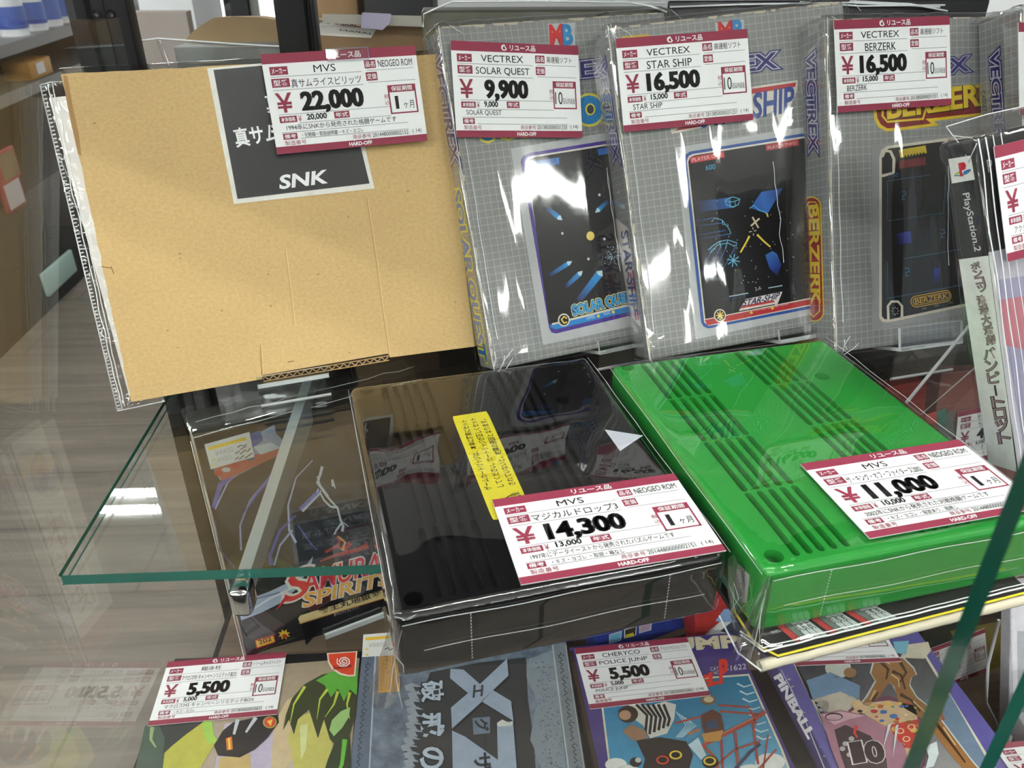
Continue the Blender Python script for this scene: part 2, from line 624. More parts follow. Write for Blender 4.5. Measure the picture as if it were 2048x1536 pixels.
def sleeve(dim, margin, mat, fr=None, amp=0.0009, corner=0.0022, step=0.0045, faces='fltr', seed=0.0, rad=0.0025, fold=0.0):
    """Clear film around a box of size dim (local frame, origin at the front bottom left): rounded edges, soft folds, gathered corners."""
    mb = MB()
    W, D, H = dim
    lo, hi = Vector((-margin, -margin, -margin)), Vector((W + margin, D + margin, H + margin))
    cor = [Vector((x, y, z)) for x in (lo.x, hi.x) for y in (lo.y, hi.y) for z in (lo.z, hi.z)]
    spec = {'f': (1, lo.y, (0, 2)), 'k': (1, hi.y, (0, 2)), 'l': (0, lo.x, (1, 2)), 'r': (0, hi.x, (1, 2)), 't': (2, hi.z, (0, 1)), 'b': (2, lo.z, (0, 1))}

    def samples(a0, a1):
        n = max(2, int((a1 - a0 - 2 * rad) / step))
        e = [rad * t for t in (0, .35, .7, 1.0)]
        return [a0 + t for t in e] + [a0 + rad + (a1 - a0 - 2 * rad) * i / n for i in range(1, n)] + [a1 - t for t in reversed(e)]
    for ch in faces:
        ax, val, (a, b) = spec[ch]
        us, vv = samples(lo[a], hi[a]), samples(lo[b], hi[b])
        n = Vector((0, 0, 0))
        n[ax] = -1 if val == lo[ax] else 1
        vs = []
        for y in vv:
            for x in us:
                p = Vector((0, 0, 0))
                p[a], p[b], p[ax] = x, y, val
                c = Vector([min(max(p[i], lo[i] + rad), hi[i] - rad) for i in range(3)])
                d0 = (p - c)
                d0 = d0.normalized() if d0.length > 1e-9 else n
                p = c + d0 * rad
                q = p + Vector((seed, seed * 2, seed * 3))
                d = amp * noise.noise(Vector((q.x * 40, q.y * 40, q.z * 14)))
                if fold:
                    d += fold * max(0.0, noise.noise(Vector((q.x * 70, q.y * 70, q.z * 7 + 4)))) ** 2
                kc = min((p - k).length for k in cor)
                if kc < 0.026:
                    d += corner * (1 - kc / 0.026) * (abs(noise.noise(q * 130)) - 0.25)
                vs.append(p + d0 * max(-margin * 0.6, d))
        nu, nv = len(us), len(vv)
        mb.add(vs, [(j * nu + i, j * nu + i + 1, (j + 1) * nu + i + 1, (j + 1) * nu + i) for j in range(nv - 1) for i in range(nu - 1)], mat, None, smooth=True)
    return mb


# ------------------------------------------------------------------ the shop: floor, ceiling, walls, ceiling lamps
FLOOR, CEIL = -0.75, 1.85
mb = MB()
mb.box((-6, -8, FLOOR - 0.05), (6, 7, FLOOR), M['wood'])
structure(mb.build('floor'))
mb = MB()
mb.box((-6, -8, CEIL), (6, 7, CEIL + 0.05), M['ceiling'])
structure(mb.build('ceiling'))
mb = MB()
mb.box((-6, 6.2, FLOOR), (6, 6.3, CEIL), M['wall'])
structure(mb.build('wall_back'))
mb = MB()
mb.box((-6, -1.25, FLOOR), (6, -1.15, 0.42), M['added_wall'])  # added half wall, unseen, keeps what the boxes reflect dark
structure(mb.build('added_half_wall'))

ROWS = [('over the far aisle', 2.71), ('added over the showcase front', 0.15), ('added behind the viewer', -1.9), ('added well behind the viewer', -3.6), ('added at the back of the shop', -5.4)]  # only one far-aisle light is mirrored in the shelf; the rest are added
for txt, y in ROWS:
    for nm, x in (('far left', -4.6), ('second from left', -3.0), ('third from left', -1.5), ('fourth from left', 0.55), ('far right', 2.65)):
        if y > 2 and x > 0:
            continue
        t = thing('ceiling_light', 'twin tube ceiling light %s, %s in its row' % (txt, nm), 'ceiling light', loc=(x, y, CEIL), group='twin tube ceiling lights')
        mb = MB()
        mb.rbox((-0.63, -0.11, -0.03), (0.63, 0.11, 0.0), 0.006, M['white_plastic'])
        mb.build('housing', t)
        for dy in (-0.055, 0.055):
            mb = MB()
            mb.tube([(-0.6, dy, -0.048), (0.6, dy, -0.048)], 0.014, M['tube'], n=10)
            mb.build('tube', t)

mb = MB()
mb.rbox((-1.3, -1.12, FLOOR), (1.6, -0.66, FLOOR + .012), .004, M['mat'])  # added, unseen mat; its dark colour dims the glass reflections
tag(mb.build('added_floor_mat'), 'added dark mat, unseen, on the aisle floor to darken reflections', 'mat')

# ------------------------------------------------------------------ showcase: shelf, uprights, bracket, glass, deck
SX, SY0, SY1 = -0.2027, 0.3056, 0.640
mb = MB()
x0, x1, y0, y1, z0, z1 = SX, 0.95, SY0, SY1, -0.006, 0.0
v = [(x0, y0, z0), (x1, y0, z0), (x1, y1, z0), (x0, y1, z0), (x0, y0, z1), (x1, y0, z1), (x1, y1, z1), (x0, y1, z1)]
mb.add(v, [(0, 3, 2, 1), (4, 5, 6, 7)], M['glass'])
mb.add(v, [(0, 1, 5, 4), (1, 2, 6, 5), (2, 3, 7, 6)], M['glass_edge'])
mb.add(v, [(3, 0, 4, 7)], M['glass'])
mb.tube([(x0, y0, z1), (x0, y1, z1)], 0.0009, M['door_edge'], n=6)
mb.tube([(x0, y0, z0), (x0, y1, z0)], 0.0005, M['glass_edge'], n=6)
tag(mb.build('glass_shelf'), 'clear glass shelf with green polished edge carrying the boxes and cartridges', 'shelf')

DECK = -0.32
mb = MB()
mb.box((-0.2445, 0.43, 0.405), (0.95, 0.70, 0.425), M['dark'])  # added, unseen; gives the cartridge tops something dark to reflect
tag(mb.build('added_upper_board'), 'added black board, unseen, above the row of boxes to darken reflections', 'board')
mb = MB()
mb.box((-0.2445, 0.17, FLOOR), (0.95, 0.70, DECK), M['deck'])
tag(mb.build('showcase_base'), 'brown laminate base cabinet under the glass showcase', 'cabinet')
mb = MB()
mb.rbox((-0.2405, 0.20, DECK), (0.362, 0.44, -0.246), 0.002, M['dark'])
tag(mb.build('display_riser'), 'low black riser carrying the games that lie flat at the bottom', 'riser')


def upright(nm, lab, x0, x1, slots):
    t = thing(nm, lab, 'post', loc=((x0 + x1) / 2, 0.655, DECK))
    mb = MB()
    w = (x1 - x0) / 2
    Z = 0.62 - DECK
    # channel section, slots are flat dark shapes, their inner shade painted
    mb.rbox((-w, -0.005, 0), (-w * 0.35 if not slots else w * 0.55, 0.012, Z), 0.0012, M['black_metal'])
    mb.rbox((-w * 0.30 if not slots else w * 0.58, -0.001, 0), (w * 0.2 if not slots else w * 0.78, 0.012, Z), 0.0012, M['black_metal'])
    mb.rbox((w * 0.25 if not slots else w * 0.80, -0.005, 0), (w, 0.012, Z), 0.0012, M['black_metal'])
    mb.build('channel', t)
    if slots:
        for k in range(20, 26):
            mb = MB()
            z = 0.03 + k * 0.034
            c = -w * 0.22
            pts = [(c + 0.0032 * math.cos(R(a)), -0.0053, z + 0.007 + 0.0032 * math.sin(R(a))) for a in range(0, 181, 20)]
            pts += [(c + 0.0032 * math.cos(R(a)), -0.0053, z - 0.007 + 0.0032 * math.sin(R(a))) for a in range(180, 361, 20)]
            mb.add(pts, [tuple(range(len(pts)))], M['slot_dark'])
            mb.build('slot', t)
    else:
        for dx in (-0.05, 0.45):
            mb = MB()
            z = 0.2135 - DECK
            mb.tube([(w * dx, -0.0066, z), (w * dx, -0.0045, z)], 0.0026, M['black_metal'], n=12)
            mb.build('rivet', t)


upright('corner_post', 'black metal corner post behind the brown cardboard box', -0.2835, -0.2410, False)
upright('slotted_upright', 'black slotted metal upright behind the right half of the cardboard box', -0.1380, -0.1095, True)

t = thing('shelf_bracket', 'grey steel shelf bracket with chrome tip under the glass shelf', 'bracket', loc=(-0.1175, 0.64, -0.006))
mb = MB()
mb.prism([(-0.0032, 0.0, -0.0005), (-0.0032, -0.3335, -0.0005), (-0.0032, -0.3355, -0.006), (-0.0032, -0.332, -0.013), (-0.0032, -0.15, -0.026), (-0.0032, 0.0, -0.042)], (0.0064, 0, 0), M['steel'])
mb.build('arm', t)
mb = MB()
mb.rbox((-0.0052, -0.344, -0.0175), (0.0052, -0.330, -0.0005), 0.003, M['chrome'], seg=3)
mb.build('tip', t)

mb = MB()
xs = -0.2445
mb.add([(xs, 0.12, DECK), (xs, 0.64, DECK), (xs, 0.64, 0.62), (xs, 0.12, 0.62), (xs - 0.005, 0.12, DECK), (xs - 0.005, 0.64, DECK), (xs - 0.005, 0.64, 0.62), (xs - 0.005, 0.12, 0.62)],
       [(0, 1, 2, 3), (7, 6, 5, 4)], M['side_glass'])
mb.add([(xs, 0.12, DECK), (xs, 0.64, DECK), (xs - 0.005, 0.64, DECK), (xs - 0.005, 0.12, DECK)], [(0, 1, 2, 3)], M['dark'])
tag(mb.build('side_glass'), 'clear glass side panel of the showcase mirroring the boxes beside it', 'glass panel')


def door(name, label, xl, xr, y, edge_left):
    mb = MB()
    z0, z1, d = DECK, 0.62, 0.005
    v = [(xl, y, z0), (xr, y, z0), (xr, y, z1), (xl, y, z1), (xl, y + d, z0), (xr, y + d, z0), (xr, y + d, z1), (xl, y + d, z1)]
    mb.add(v, [(0, 1, 2, 3), (7, 6, 5, 4)], M['glass'])
    mb.add(v, [(1, 5, 6, 2), (0, 3, 7, 4), (3, 2, 6, 7), (0, 4, 5, 1)], M['door_edge'])
    tag(mb.build(name), label, 'glass door')


_e = ony(1930, 1230, 0.118)
door('sliding_glass_door', 'front sliding glass door with dark green edge crossing the right of the view', -0.2445, _e.x, 0.114, True)
_e2 = ony(2012, 1475, 0.155)
door('sliding_glass_door', 'rear sliding glass door whose thin edge shows at the bottom right corner', _e2.x, 0.95, 0.154, True)


# ------------------------------------------------------------------ price tags
TW, TH = 0.0915, 0.0578
TAGS = 'white price tags with wine red bands'


def price_tag(fr_plane, axis, val, px, d, label, detail=2, group=TAGS):
    """px: corners TL, TR, BR, BL in the view, carried onto the plane of the thing that the tag is fixed to."""
    P = [fr_plane.wor(fr_plane.hit(q, axis, val)) for q in px]
    X = ((P[2] - P[3]) + (P[1] - P[0])).normalized()
    U = (P[0] - P[3]) + (P[1] - P[2])
    U = (U - X * U.dot(X)).normalized()
    w = ((P[2] - P[3]).dot(X) + (P[1] - P[0]).dot(X)) / 2
    h = ((P[0] - P[3]).dot(U) + (P[1] - P[2]).dot(U)) / 2
    c = sum(P, Vector()) / 4
    o = c - X * w / 2 - U * h / 2
    N = U.cross(X) * -1
    if N.dot(CAM - o) > 0:
        N = -N
    fr = Fr(o, X, N, U)
    mb = MB()
    mb.box((0, 0, 0), (w, 0.0004, h), M['paper'], rgb(238, 239, 240))
    a = Art(mb, fr, 1, 0.0, M['paper'], rect=(0, 0, w, h))
    LINE = rgb(150, 152, 158)
    a.poly([(0, 0), (1, 0), (1, .1), (0, .1)], WINE, 1)
    a.poly([(0, .927), (1, .927), (1, 1), (0, 1)], WINE, 1)
    if d.get('icon', True):
        a.rtext('リユース品', .45, .022, .65, .082, WHITE, 2, .018)
        a.line([(.405 + .018 * math.cos(R(t)), .052 + .028 * math.sin(R(t))) for t in range(20, 320, 30)], .011, WHITE, 2)
        a.line([(.392, .05), (.405, .025), (.418, .06)], .009, WHITE, 3)
    else:
        a.rtext('リユース品', .415, .022, .63, .082, WHITE, 2, .018)

    def box(x0, y0, x1, y1, t):
        a.poly([(x0, y0), (x1, y0), (x1, y1), (x0, y1)], WINE, 1)
        mx, my = (x1 - x0) * .1, (y1 - y0) * .16
        a.rtext(t, x0 + mx, y0 + my, x1 - mx, y1 - my, WHITE, 2, .012)

    def rule(x0, x1, y):
        a.poly([(x0, y), (x1, y), (x1, y + .006), (x0, y + .006)], LINE, 1)

    box(.04, .13, .152, .213, 'メーカー')
    box(.04, .248, .152, .335, '型番')
    box(.645, .12, .72, .203, '品名')
    box(.645, .243, .72, .33, '定価')
    rule(.04, .62, .228)
    rule(.655, .97, .222)
    rule(.04, .62, .36)
    rule(.655, .97, .345)
    rule(.05, .775, .605)
    rule(.17, .775, .70)
    rule(.05, .88, .785)
    rule(.165, .88, .855)
    tx = d['maker']
    wd = min(.40, .047 * len(tx)) if all(ord(c) < 128 for c in tx) else min(.42, .055 * len(tx))
    a.rtext(tx, .385 - wd / 2, .135, .385 + wd / 2, .208, BLACK, 2)
    tx = d['model']
    wd = min(.43, .038 * len(tx)) if all(ord(c) < 128 for c in tx) else min(.45, .05 * len(tx))
    a.rtext(tx, .385 - wd / 2, .262, .385 + wd / 2, .348, BLACK, 2)
    tx = d['kind']
    a.rtext(tx, .735, .128, .735 + min(.23, .034 * len(tx)), .198, BLACK, 2)
    a.rtext('¥', .05, .395, .145, .585, WINE, 2, .015)
    tx = d['price']
    wd = .065 * len(tx)
    for sh_, oy in ((-.004, 0), (.004, 0)):
        a.rtext(tx, .405 - wd / 2 + sh_, .40 + oy, .405 + wd / 2 + sh_, .605 + oy, BLACK, 2, .036)
    a.rtext('税', .745, .48, .778, .53, WINE, 2)
    a.rtext('込', .745, .54, .778, .59, WINE, 2)
    box(.05, .625, .16, .69, '本体価格')
    a.rtext('¥', .168, .625, .19, .69, WINE, 2)
    tx = d['net']
    a.rtext(tx, .225, .62, .225 + .021 * len(tx), .685, BLACK, 2, .03)
    box(.4, .617, .5, .687, '年式')
    tx = d['note']
    wd = min(.72, .0245 * len(tx)) if all(ord(c) < 128 for c in tx) else min(.72, .034 * len(tx))
    a.rtext(tx, .085, .712, .085 + wd, .772, BLACK, 2)
    box(.055, .798, .145, .86, '備考')
    if d.get('cond'):
        tx = d['cond']
        a.rtext(tx, .175, .803, .175 + min(.42, .0235 * len(tx)), .852, BLACK, 2)
    a.rtext('商品番号', .5, .868, .62, .915, WINE, 2)
    a.rtext('製造番号', .06, .873, .195, .92, WINE, 2)
    tx = d['num']
    a.rtext(tx, .632, .868, .875, .912, BLACK, 2)
    a.rtext('( 14)', .905, .862, .965, .915, BLACK, 2)
    # guarantee box
    for q in ([(.775, .39), (.965, .39), (.965, .465), (.775, .465)], [(.775, .465), (.785, .465), (.785, .69), (.775, .69)],
              [(.955, .465), (.965, .465), (.965, .69), (.955, .69)], [(.775, .675), (.965, .675), (.965, .69), (.775, .69)]):
        a.poly(q, WINE, 1)
    a.rtext('保証期間', .80, .402, .94, .452, WHITE, 2, .012)
    if d.get('month'):
        a.rtext('1', .815, .505, .838, .64, BLACK, 2)
        a.rtext('ヶ月', .87, .56, .94, .64, BLACK, 2)
    else:
        a.rtext('10', .79, .505, .85, .64, BLACK, 2)
        a.rtext('日以内返金', .855, .57, .95, .635, BLACK, 2)
    a.rtext('HARD-OFF', .47, .945, .62, .982, WHITE, 2, .03)
    for u in (.505, .53, .555, .585, .605):
        a.disc((u, .925 - .012 * (u not in (.505, .605))), .006, .009, WHITE, 3, 8)
    ob = mb.build('price_tag', None, fr)
    return tag(ob, label, 'price tag', group), fr, (w, h)


# ------------------------------------------------------------------ acrylic easels
def easel(fr, w, h, x0, label, lip=0.012, depth=0.03, foot=0.0, group='clear acrylic easels'):
    """Bent clear sheet that carries a leaning box: back rest, ledge, front lip. fr is the box frame, x0 the offset along its bottom."""
    t = thing('acrylic_easel', label, 'easel', fr, group)
    T = 0.0024
    g = 0.0012
    bx = depth + g
    def part(nm, a, b):
        mb = MB()
        x_0, y_0, z_0 = a
        x_1, y_1, z_1 = b
        v = [(x_0, y_0, z_0), (x_1, y_0, z_0), (x_1, y_1, z_0), (x_0, y_1, z_0), (x_0, y_0, z_1), (x_1, y_0, z_1), (x_1, y_1, z_1), (x_0, y_1, z_1)]
        fs = [(0, 3, 2, 1), (4, 5, 6, 7), (0, 1, 5, 4), (1, 2, 6, 5), (2, 3, 7, 6), (3, 0, 4, 7)]
        dims = [x_1 - x_0, y_1 - y_0, z_1 - z_0]
        thin = dims.index(min(dims))
        big = {0: (3, 5), 1: (2, 4), 2: (0, 1)}[thin]
        mb.add(v, [fs[i] for i in big], M['acrylic'])
        mb.add(v, [fs[i] for i in range(6) if i not in big], M['acrylic_edge'])
        mb.build(nm, t)
    part('back_rest', (x0, bx, -g - T), (x0 + w, bx + T, h))
    part('ledge', (x0, -g - 0.004, -g - T), (x0 + w, bx, -g))
    part('lip', (x0, -g - 0.004 - T, -g - T), (x0 + w, -g - 0.004, lip))
    # stand: a sheet from under the ledge down to the shelf, level in the world
    mb = MB()
    a, b = fr.wor((x0, -g - 0.004, -g - T)), fr.wor((x0 + w, -g - 0.004, -g - T))
    f0, f1 = Vector((a.x, a.y, foot + 0.0002)), Vector((b.x, b.y, foot + 0.0002))
    bk = Vector((fr.N.x, fr.N.y, 0)).normalized() * 0.05
    for q0, q1, q2, q3 in ((a, b, f1, f0), (f0, f1, f1 + bk, f0 + bk)):
        q = [fr.loc(p) for p in (q0, q1, q2, q3)]
        mb.add(q, [(0, 1, 2, 3)], M['acrylic'])
    q = [fr.loc(p) for p in (f0, f1)]
    mb.tube(q, 0.0011, M['acrylic_edge'], n=6)
    mb.build('foot', t)
    return t


# ------------------------------------------------------------------ brown cardboard box with the black label
FC = lean_frame((-0.2084, 0.4331, 0.0204), 16.85, 19.26, -0.11, 1.02)
CW, CH, CDp = 0.2215, 0.1923, 0.020
card = thing('cardboard_box', 'brown corrugated cardboard box with a black printed label, leaning at the left of the shelf', 'box', FC)
mb = MB()
# front panel outline with ragged edges and the notch at the bottom, extruded back
def rag(a, b, n, amp, skip_ends=True):
    out = []
    for i in range(n):
        f = i / n
        p = Vector(a).lerp(Vector(b), f)
        if i or not skip_ends:
            d = (Vector(b) - Vector(a)).normalized()
            p += Vector((-d.y, d.x)) * random.uniform(-amp, amp)
        out.append(p)
    return out
bl, br, tr, tl = (0, 0), (CW, 0), (CW, CH), (0, CH)
n1, n2 = FC.hit((525, 752), 1, 0), FC.hit((777, 710), 1, 0)
out = [Vector(bl), Vector((n1.x - .0005, n1.z - .002)), Vector((n1.x, n1.z + 0.0005)), Vector((n2.x, n2.z + 0.001)), Vector((n2.x + 0.0008, n2.z - 0.0018))]
out += rag(br, tr, 10, .0003, False) + rag(tr, tl, 24, .00035, False) + rag(tl, bl, 30, .0005, False)
mb.prism([(p.x, 0, p.y) for p in out], (0, CDp, 0), M['card'])
# corrugated inner edge seen in the notch
dk, lt = rgb(46, 32, 20), rgb(206, 172, 118)
mb.add([(n1.x, .002, n1.z - .0035), (n2.x, .002, n2.z - .0035), (n2.x, .002, n2.z + .004), (n1.x, .002, n1.z + .004)], [(0, 1, 2, 3)], M['paper'], dk)
pts = []
for i in range(61):
    f = i / 60
    pts.append(Vector((n1.x + (n2.x - n1.x) * f, 0.0012, n1.z + (n2.z - n1.z) * f - 0.0022 + 0.0012 * math.sin(i * 1.7))))
mb.tube(pts, 0.00035, M['paper'], lt, n=5)
for dz in (-0.0038, -0.0006):
    mb.tube([Vector((n1.x, 0.001, n1.z + dz)), Vector((n2.x, 0.001, n2.z + dz))], 0.0004, M['paper'], lt, n=5)
a = Art(mb, FC, 1, 0.0, M['paper'])
crease = rgb(186, 150, 100)
a.line([(525, 752), (518, 700)], 1.6, crease, 1)
for pts_, c in (([(733, 395), (752, 520), (765, 620), (778, 708)], rgb(184, 148, 98)), ([(570, 500), (583, 600), (588, 650)], rgb(190, 155, 104)), ([(521, 690), (524, 750)], rgb(170, 132, 84))):
    a.line(pts_, 2.2, c, 1)
    a.line([(x + 2.4, y) for x, y in pts_], 1.8, rgb(222, 188, 136), 1)
for q in (((203, 533), (222, 536)), ((222, 533), (228, 548)), ((575, 724), (588, 722))):
    a.line(q, 1.6, rgb(120, 84, 48), 1)
card_body = mb.build('carton', card)
# torn brown strip on the left edge
mb = MB()
a = Art(mb, FC, 1, 0.0, M['paper'])
a.poly([(126, 150), (134, 152), (146, 215), (158, 270), (163, 312), (156, 308), (143, 250), (131, 190)], rgb(168, 130, 82), 1)
mb.build('torn_tape', card_body)
mb = MB()
a = Art(mb, FC, 1, 0.0, M['gloss_ink'])
tl_, tr_, br_, bl_ = (414, 136.5), (688, 112), (749, 377), (468, 408)
a.poly([tl_, tr_, br_, bl_], rgb(224, 222, 214), 2)
a.poly([(427, 140), (678, 118), (739, 367), (475, 398)], rgb(17, 16, 19), 3)
a.text('真サム', (474, 295), (560, 282), (465, 258), WHITE, 4, .02)
a.text('ライ', (548, 285), (600, 277), (540, 250), WHITE, 4, .02)
a.text('SNK', (560, 378), (652, 366), (557, 352), WHITE, 4, .03, shear=.12)
a.text('真', (536, 226), (566, 222), (528, 190), WHITE, 4, .02)
mb.build('label', card_body)
# clear bag with the serrated seam
mb = sleeve((CW + 0.004, CDp + 0.006, CH + 0.002), 0.0016, M['film'], amp=0.0005, corner=0.001, faces='t', seed=.3)
S0, S1 = FC.hit((80, 170), 1, 0.012), FC.hit((235, 822), 1, 0.012)
E0, E1 = FC.hit((126, 163), 1, 0.012), FC.hit((262, 806), 1, 0.012)
nv, nu = 60, 10
vs = []
for j in range(nv + 1):
    for i in range(nu + 1):
        p = (S0.lerp(S1, j / nv)).lerp(E0.lerp(E1, j / nv), i / nu)
        d = 0.0022 * noise.noise(p * 90) * min(1, i / 3) + 0.0014 * noise.noise(Vector((p.x * 200, p.y * 50, p.z * 130)))
        vs.append(p + Vector((0.0006 * math.sin(j * .9), d, 0)))
mb.add(vs, [(j * (nu + 1) + i, j * (nu + 1) + i + 1, (j + 1) * (nu + 1) + i + 1, (j + 1) * (nu + 1) + i) for j in range(nv) for i in range(nu)], M['film'], None, smooth=True)
# lower flap of the bag
F0, F1 = FC.hit((235, 822), 1, 0.0), FC.hit((330, 802), 1, 0.0)
G0, G1 = FC.hit((262, 803), 1, -0.0005), FC.hit((335, 792), 1, -0.0005)
vs = [F0.lerp(F1, i / 16).lerp(G0.lerp(G1, i / 16), j / 4) + Vector((0, 0.0012 * noise.noise(Vector((i * .9, j * 1.3, 2)))-.001, 0)) for j in range(5) for i in range(17)]
mb.add(vs, [(j * 17 + i, j * 17 + i + 1, (j + 1) * 17 + i + 1, (j + 1) * 17 + i) for j in range(4) for i in range(16)], M['film'], None, smooth=True)
mb.tube([S0, S0.lerp(S1, .5), S1], 0.00035, M['film_edge'], n=5)
mb.tube([F0, F1], 0.0004, M['film_edge'], n=5)
mb.tube([S0, S0.lerp(E0, .5) + Vector((0, -.001, .0005)), E0], 0.00025, M['film_edge'], n=5)
dv = (S1 - S0)
for k in range(88):
    p = S0 + dv * (k / 88 + .004)
    wv = (E0 - S0).normalized() * 0.0021
    mb.add([p, p + wv, p + wv + dv * .0042, p + dv * .0042], [(0, 1, 2, 3)], M['seam'])
# long pale folds of film between seam and sheet
for off in (.35, .55):
    mb.tube([S0.lerp(S1, i / 40).lerp(E0.lerp(E1, i / 40), off + .12 * noise.noise(Vector((i * .35, off * 9, 1)))) + Vector((0, -.001, 0)) for i in range(41)], 0.00035, M['film_edge'], n=5)
mb.build('plastic_bag', card)
# white sheet behind the box, inside the bag
mb = MB()
q = [FC.hit(p, 1, CDp + 0.002) for p in ((98, 196), (150, 190), (300, 780), (258, 792))]
q[2] = q[2] + Vector((.02, 0, 0))
mb.add([p for p in q] + [p + Vector((0, .0006, 0)) for p in q], [(0, 3, 2, 1), (4, 5, 6, 7), (0, 1, 5, 4), (1, 2, 6, 5), (2, 3, 7, 6), (3, 0, 4, 7)], M['white_sheet'])
tag(mb.build('white_sheet', None, FC), 'glossy white sheet sticking out to the left behind the brown cardboard box', 'sheet')
easel(FC, 0.045, 0.05, FC.hit((512, 755), 1, 0).x, 'clear acrylic easel lip below the notch of the cardboard box', lip=0.004, depth=CDp)

FTAG = Fr(FC.o - FC.N * 0.009, FC.X, FC.N, FC.U)
price_tag(FTAG, 1, 0, ((519, 107.5), (830, 92), (855, 280), (556, 310)),
          dict(icon=False, maker='MVS', model='真サムライスピリッツ', kind='NEOGEO ROM', price='22,000', net='20,000', note='1994年にSNKから発売された格闘ゲームです',
               cond='・化粧箱・取扱説明書・キズ・ヨゴレ', num='2014480000002152', month=True), 'price tag marked 22,000 clipped before the brown cardboard box')
t = thing('tag_clip', 'small clear plastic clip on the top edge of the 22,000 price tag', 'clip', FTAG)
mb = MB()
q = [FTAG.hit(p, 1, -0.0022) for p in ((651, 98), (735, 94), (738, 118), (654, 122))]
q2 = [p + Vector((0, .0016, 0)) for p in q]
mb.add(q, [(0, 1, 2, 3)], M['acrylic'])
mb.add([q[0], q[1], q[1] + Vector((0, .0104, 0)), q[0] + Vector((0, .0104, 0))], [(0, 1, 2, 3)], M['acrylic'])
for i, j in ((0, 1), (1, 2), (2, 3)):
    mb.tube([q[i], q[j]], 0.00022, M['lavender'], n=5)
mb.build('front_plate', t)


# ------------------------------------------------------------------ the grey grid-printed game boxes
CREAM = rgb(196, 186, 166)


def wear(mb, W, H, D, seed):
    """Worn paper edges of the carton: small torn cream flakes along the front edges."""
    rnd = random.Random(seed)
    fr0 = WF
    a = []
    for (p, d, n, side) in (((0, 0, 0), (0, 0, 1), H, (1, 0, 0)), ((0, 0, H), (1, 0, 0), W, (0, 0, -1))):
        p, d, side = Vector(p), Vector(d), Vector(side)
        s = 0.002
        while s < n - 0.006:
            l = rnd.uniform(0.003, 0.016)
            w = rnd.uniform(0.0004, 0.0019)
            q = p + d * s
            o = Vector((0, -EPS * 2.2, 0))
            mb.add([q + o, q + d * min(l, n - s - .001) + o, q + d * min(l * .8, n - s - .001) + side * w + o, q + d * l * .2 + side * w * .8 + o], [(0, 1, 2, 3)], M['paper'], CREAM)
            s += l * rnd.uniform(.7, 1.6)
    # left side too
    s = 0.004
    while s < H - .01:
        l = rnd.uniform(.004, .02)
        w = rnd.uniform(.0003, .0012)
        mb.add([(-EPS * 2.2, 0, s), (-EPS * 2.2, 0, s + l), (-EPS * 2.2, w, s + l * .8), (-EPS * 2.2, w, s + l * .2)], [(0, 1, 2, 3)], M['paper'], CREAM)
        s += l * rnd.uniform(.9, 1.8)


def game_box(label, fr, W, H, D, draw, seed, faces='fltr'):
    t = thing('game_box', label, 'game box', fr, 'grey grid printed game boxes in clear sleeves')
    mb = MB()
    mb.rbox((0, 0, 0), (W, D, H), 0.0007, M['grid'], seg=1)
    draw(Art(mb, fr, 1, 0.0, M['gloss_ink']), Art(mb, fr, 0, 0.0, M['gloss_ink']))
    wear(mb, W, H, D, seed)
    mb.build('carton', t)
    mb = sleeve((W, D, H), 0.0026, M['film'], amp=0.0006, corner=0.0032, step=0.0035, faces=faces, seed=seed * .17, fold=0.003)
    e = 0.0026
    rnd = random.Random(seed)
    # folds of the sleeve: pale creases running down the front edge and at the bottom
    for x, z0, z1 in ((-.001, .0, H), (W * .03, .02, H * .8), (W * .62, .05, H * .55)):
        n = 14
        mb.tube([Vector((x + .0016 * noise.noise(Vector((i * .4, x * 60, seed))), -e - .0006, z0 + (z1 - z0) * i / n)) for i in range(n + 1)], 0.00022, M['film_edge'], n=4)
    for k in range(7):
        c = Vector((rnd.choice((0, 0, W)) + rnd.uniform(-.002, .008), -e - .0004, rnd.choice((0.0, H)) + rnd.uniform(-.002, .002)))
        q = c + Vector((rnd.uniform(-.004, .012), -.0006, rnd.uniform(.006, .014) * (1 if c.z < H / 2 else -1)))
        mb.tube([c, (c + q) / 2 + Vector((rnd.uniform(-.002, .002), -.0005, 0)), q], 0.00022, M['film_edge'], n=4)
    mb.build('plastic_sleeve', t)
    return t


def outlined(a, s, bl, br, tl, band, line, core, L=2, k=1.0, sp=1.0):
    a.text(s, bl, br, tl, band, L, .15 * k, sp)
    a.text(s, bl, br, tl, line, L + 1, .085 * k, sp)
    a.text(s, bl, br, tl, core, L + 2, (.022 if k > .75 else .05) * k, sp)


NAVYB = rgb(40, 36, 104)
SILV = rgb(186, 188, 190)
CYAN = rgb(110, 190, 225)
YEL = rgb(235, 205, 80)


def comet(a, tail, head, w, L=4):
    a.line([tail, ((tail[0] + head[0]) / 2, (tail[1] + head[1]) / 2), head], (w * .8, w), rgb(24, 20, 80), L, col2=rgb(40, 150, 225))
    dx, dy = head[0] - tail[0], head[1] - tail[1]
    l = math.hypot(dx, dy)
    dx, dy = dx / l, dy / l
    a.poly([(head[0] + dx * 9, head[1] + dy * 9), (head[0] - dy * w * .55, head[1] + dx * w * .55), (head[0] - dx * 3, head[1] - dy * 3), (head[0] + dy * w * .55, head[1] - dx * w * .55)], rgb(190, 225, 235), L + 1)


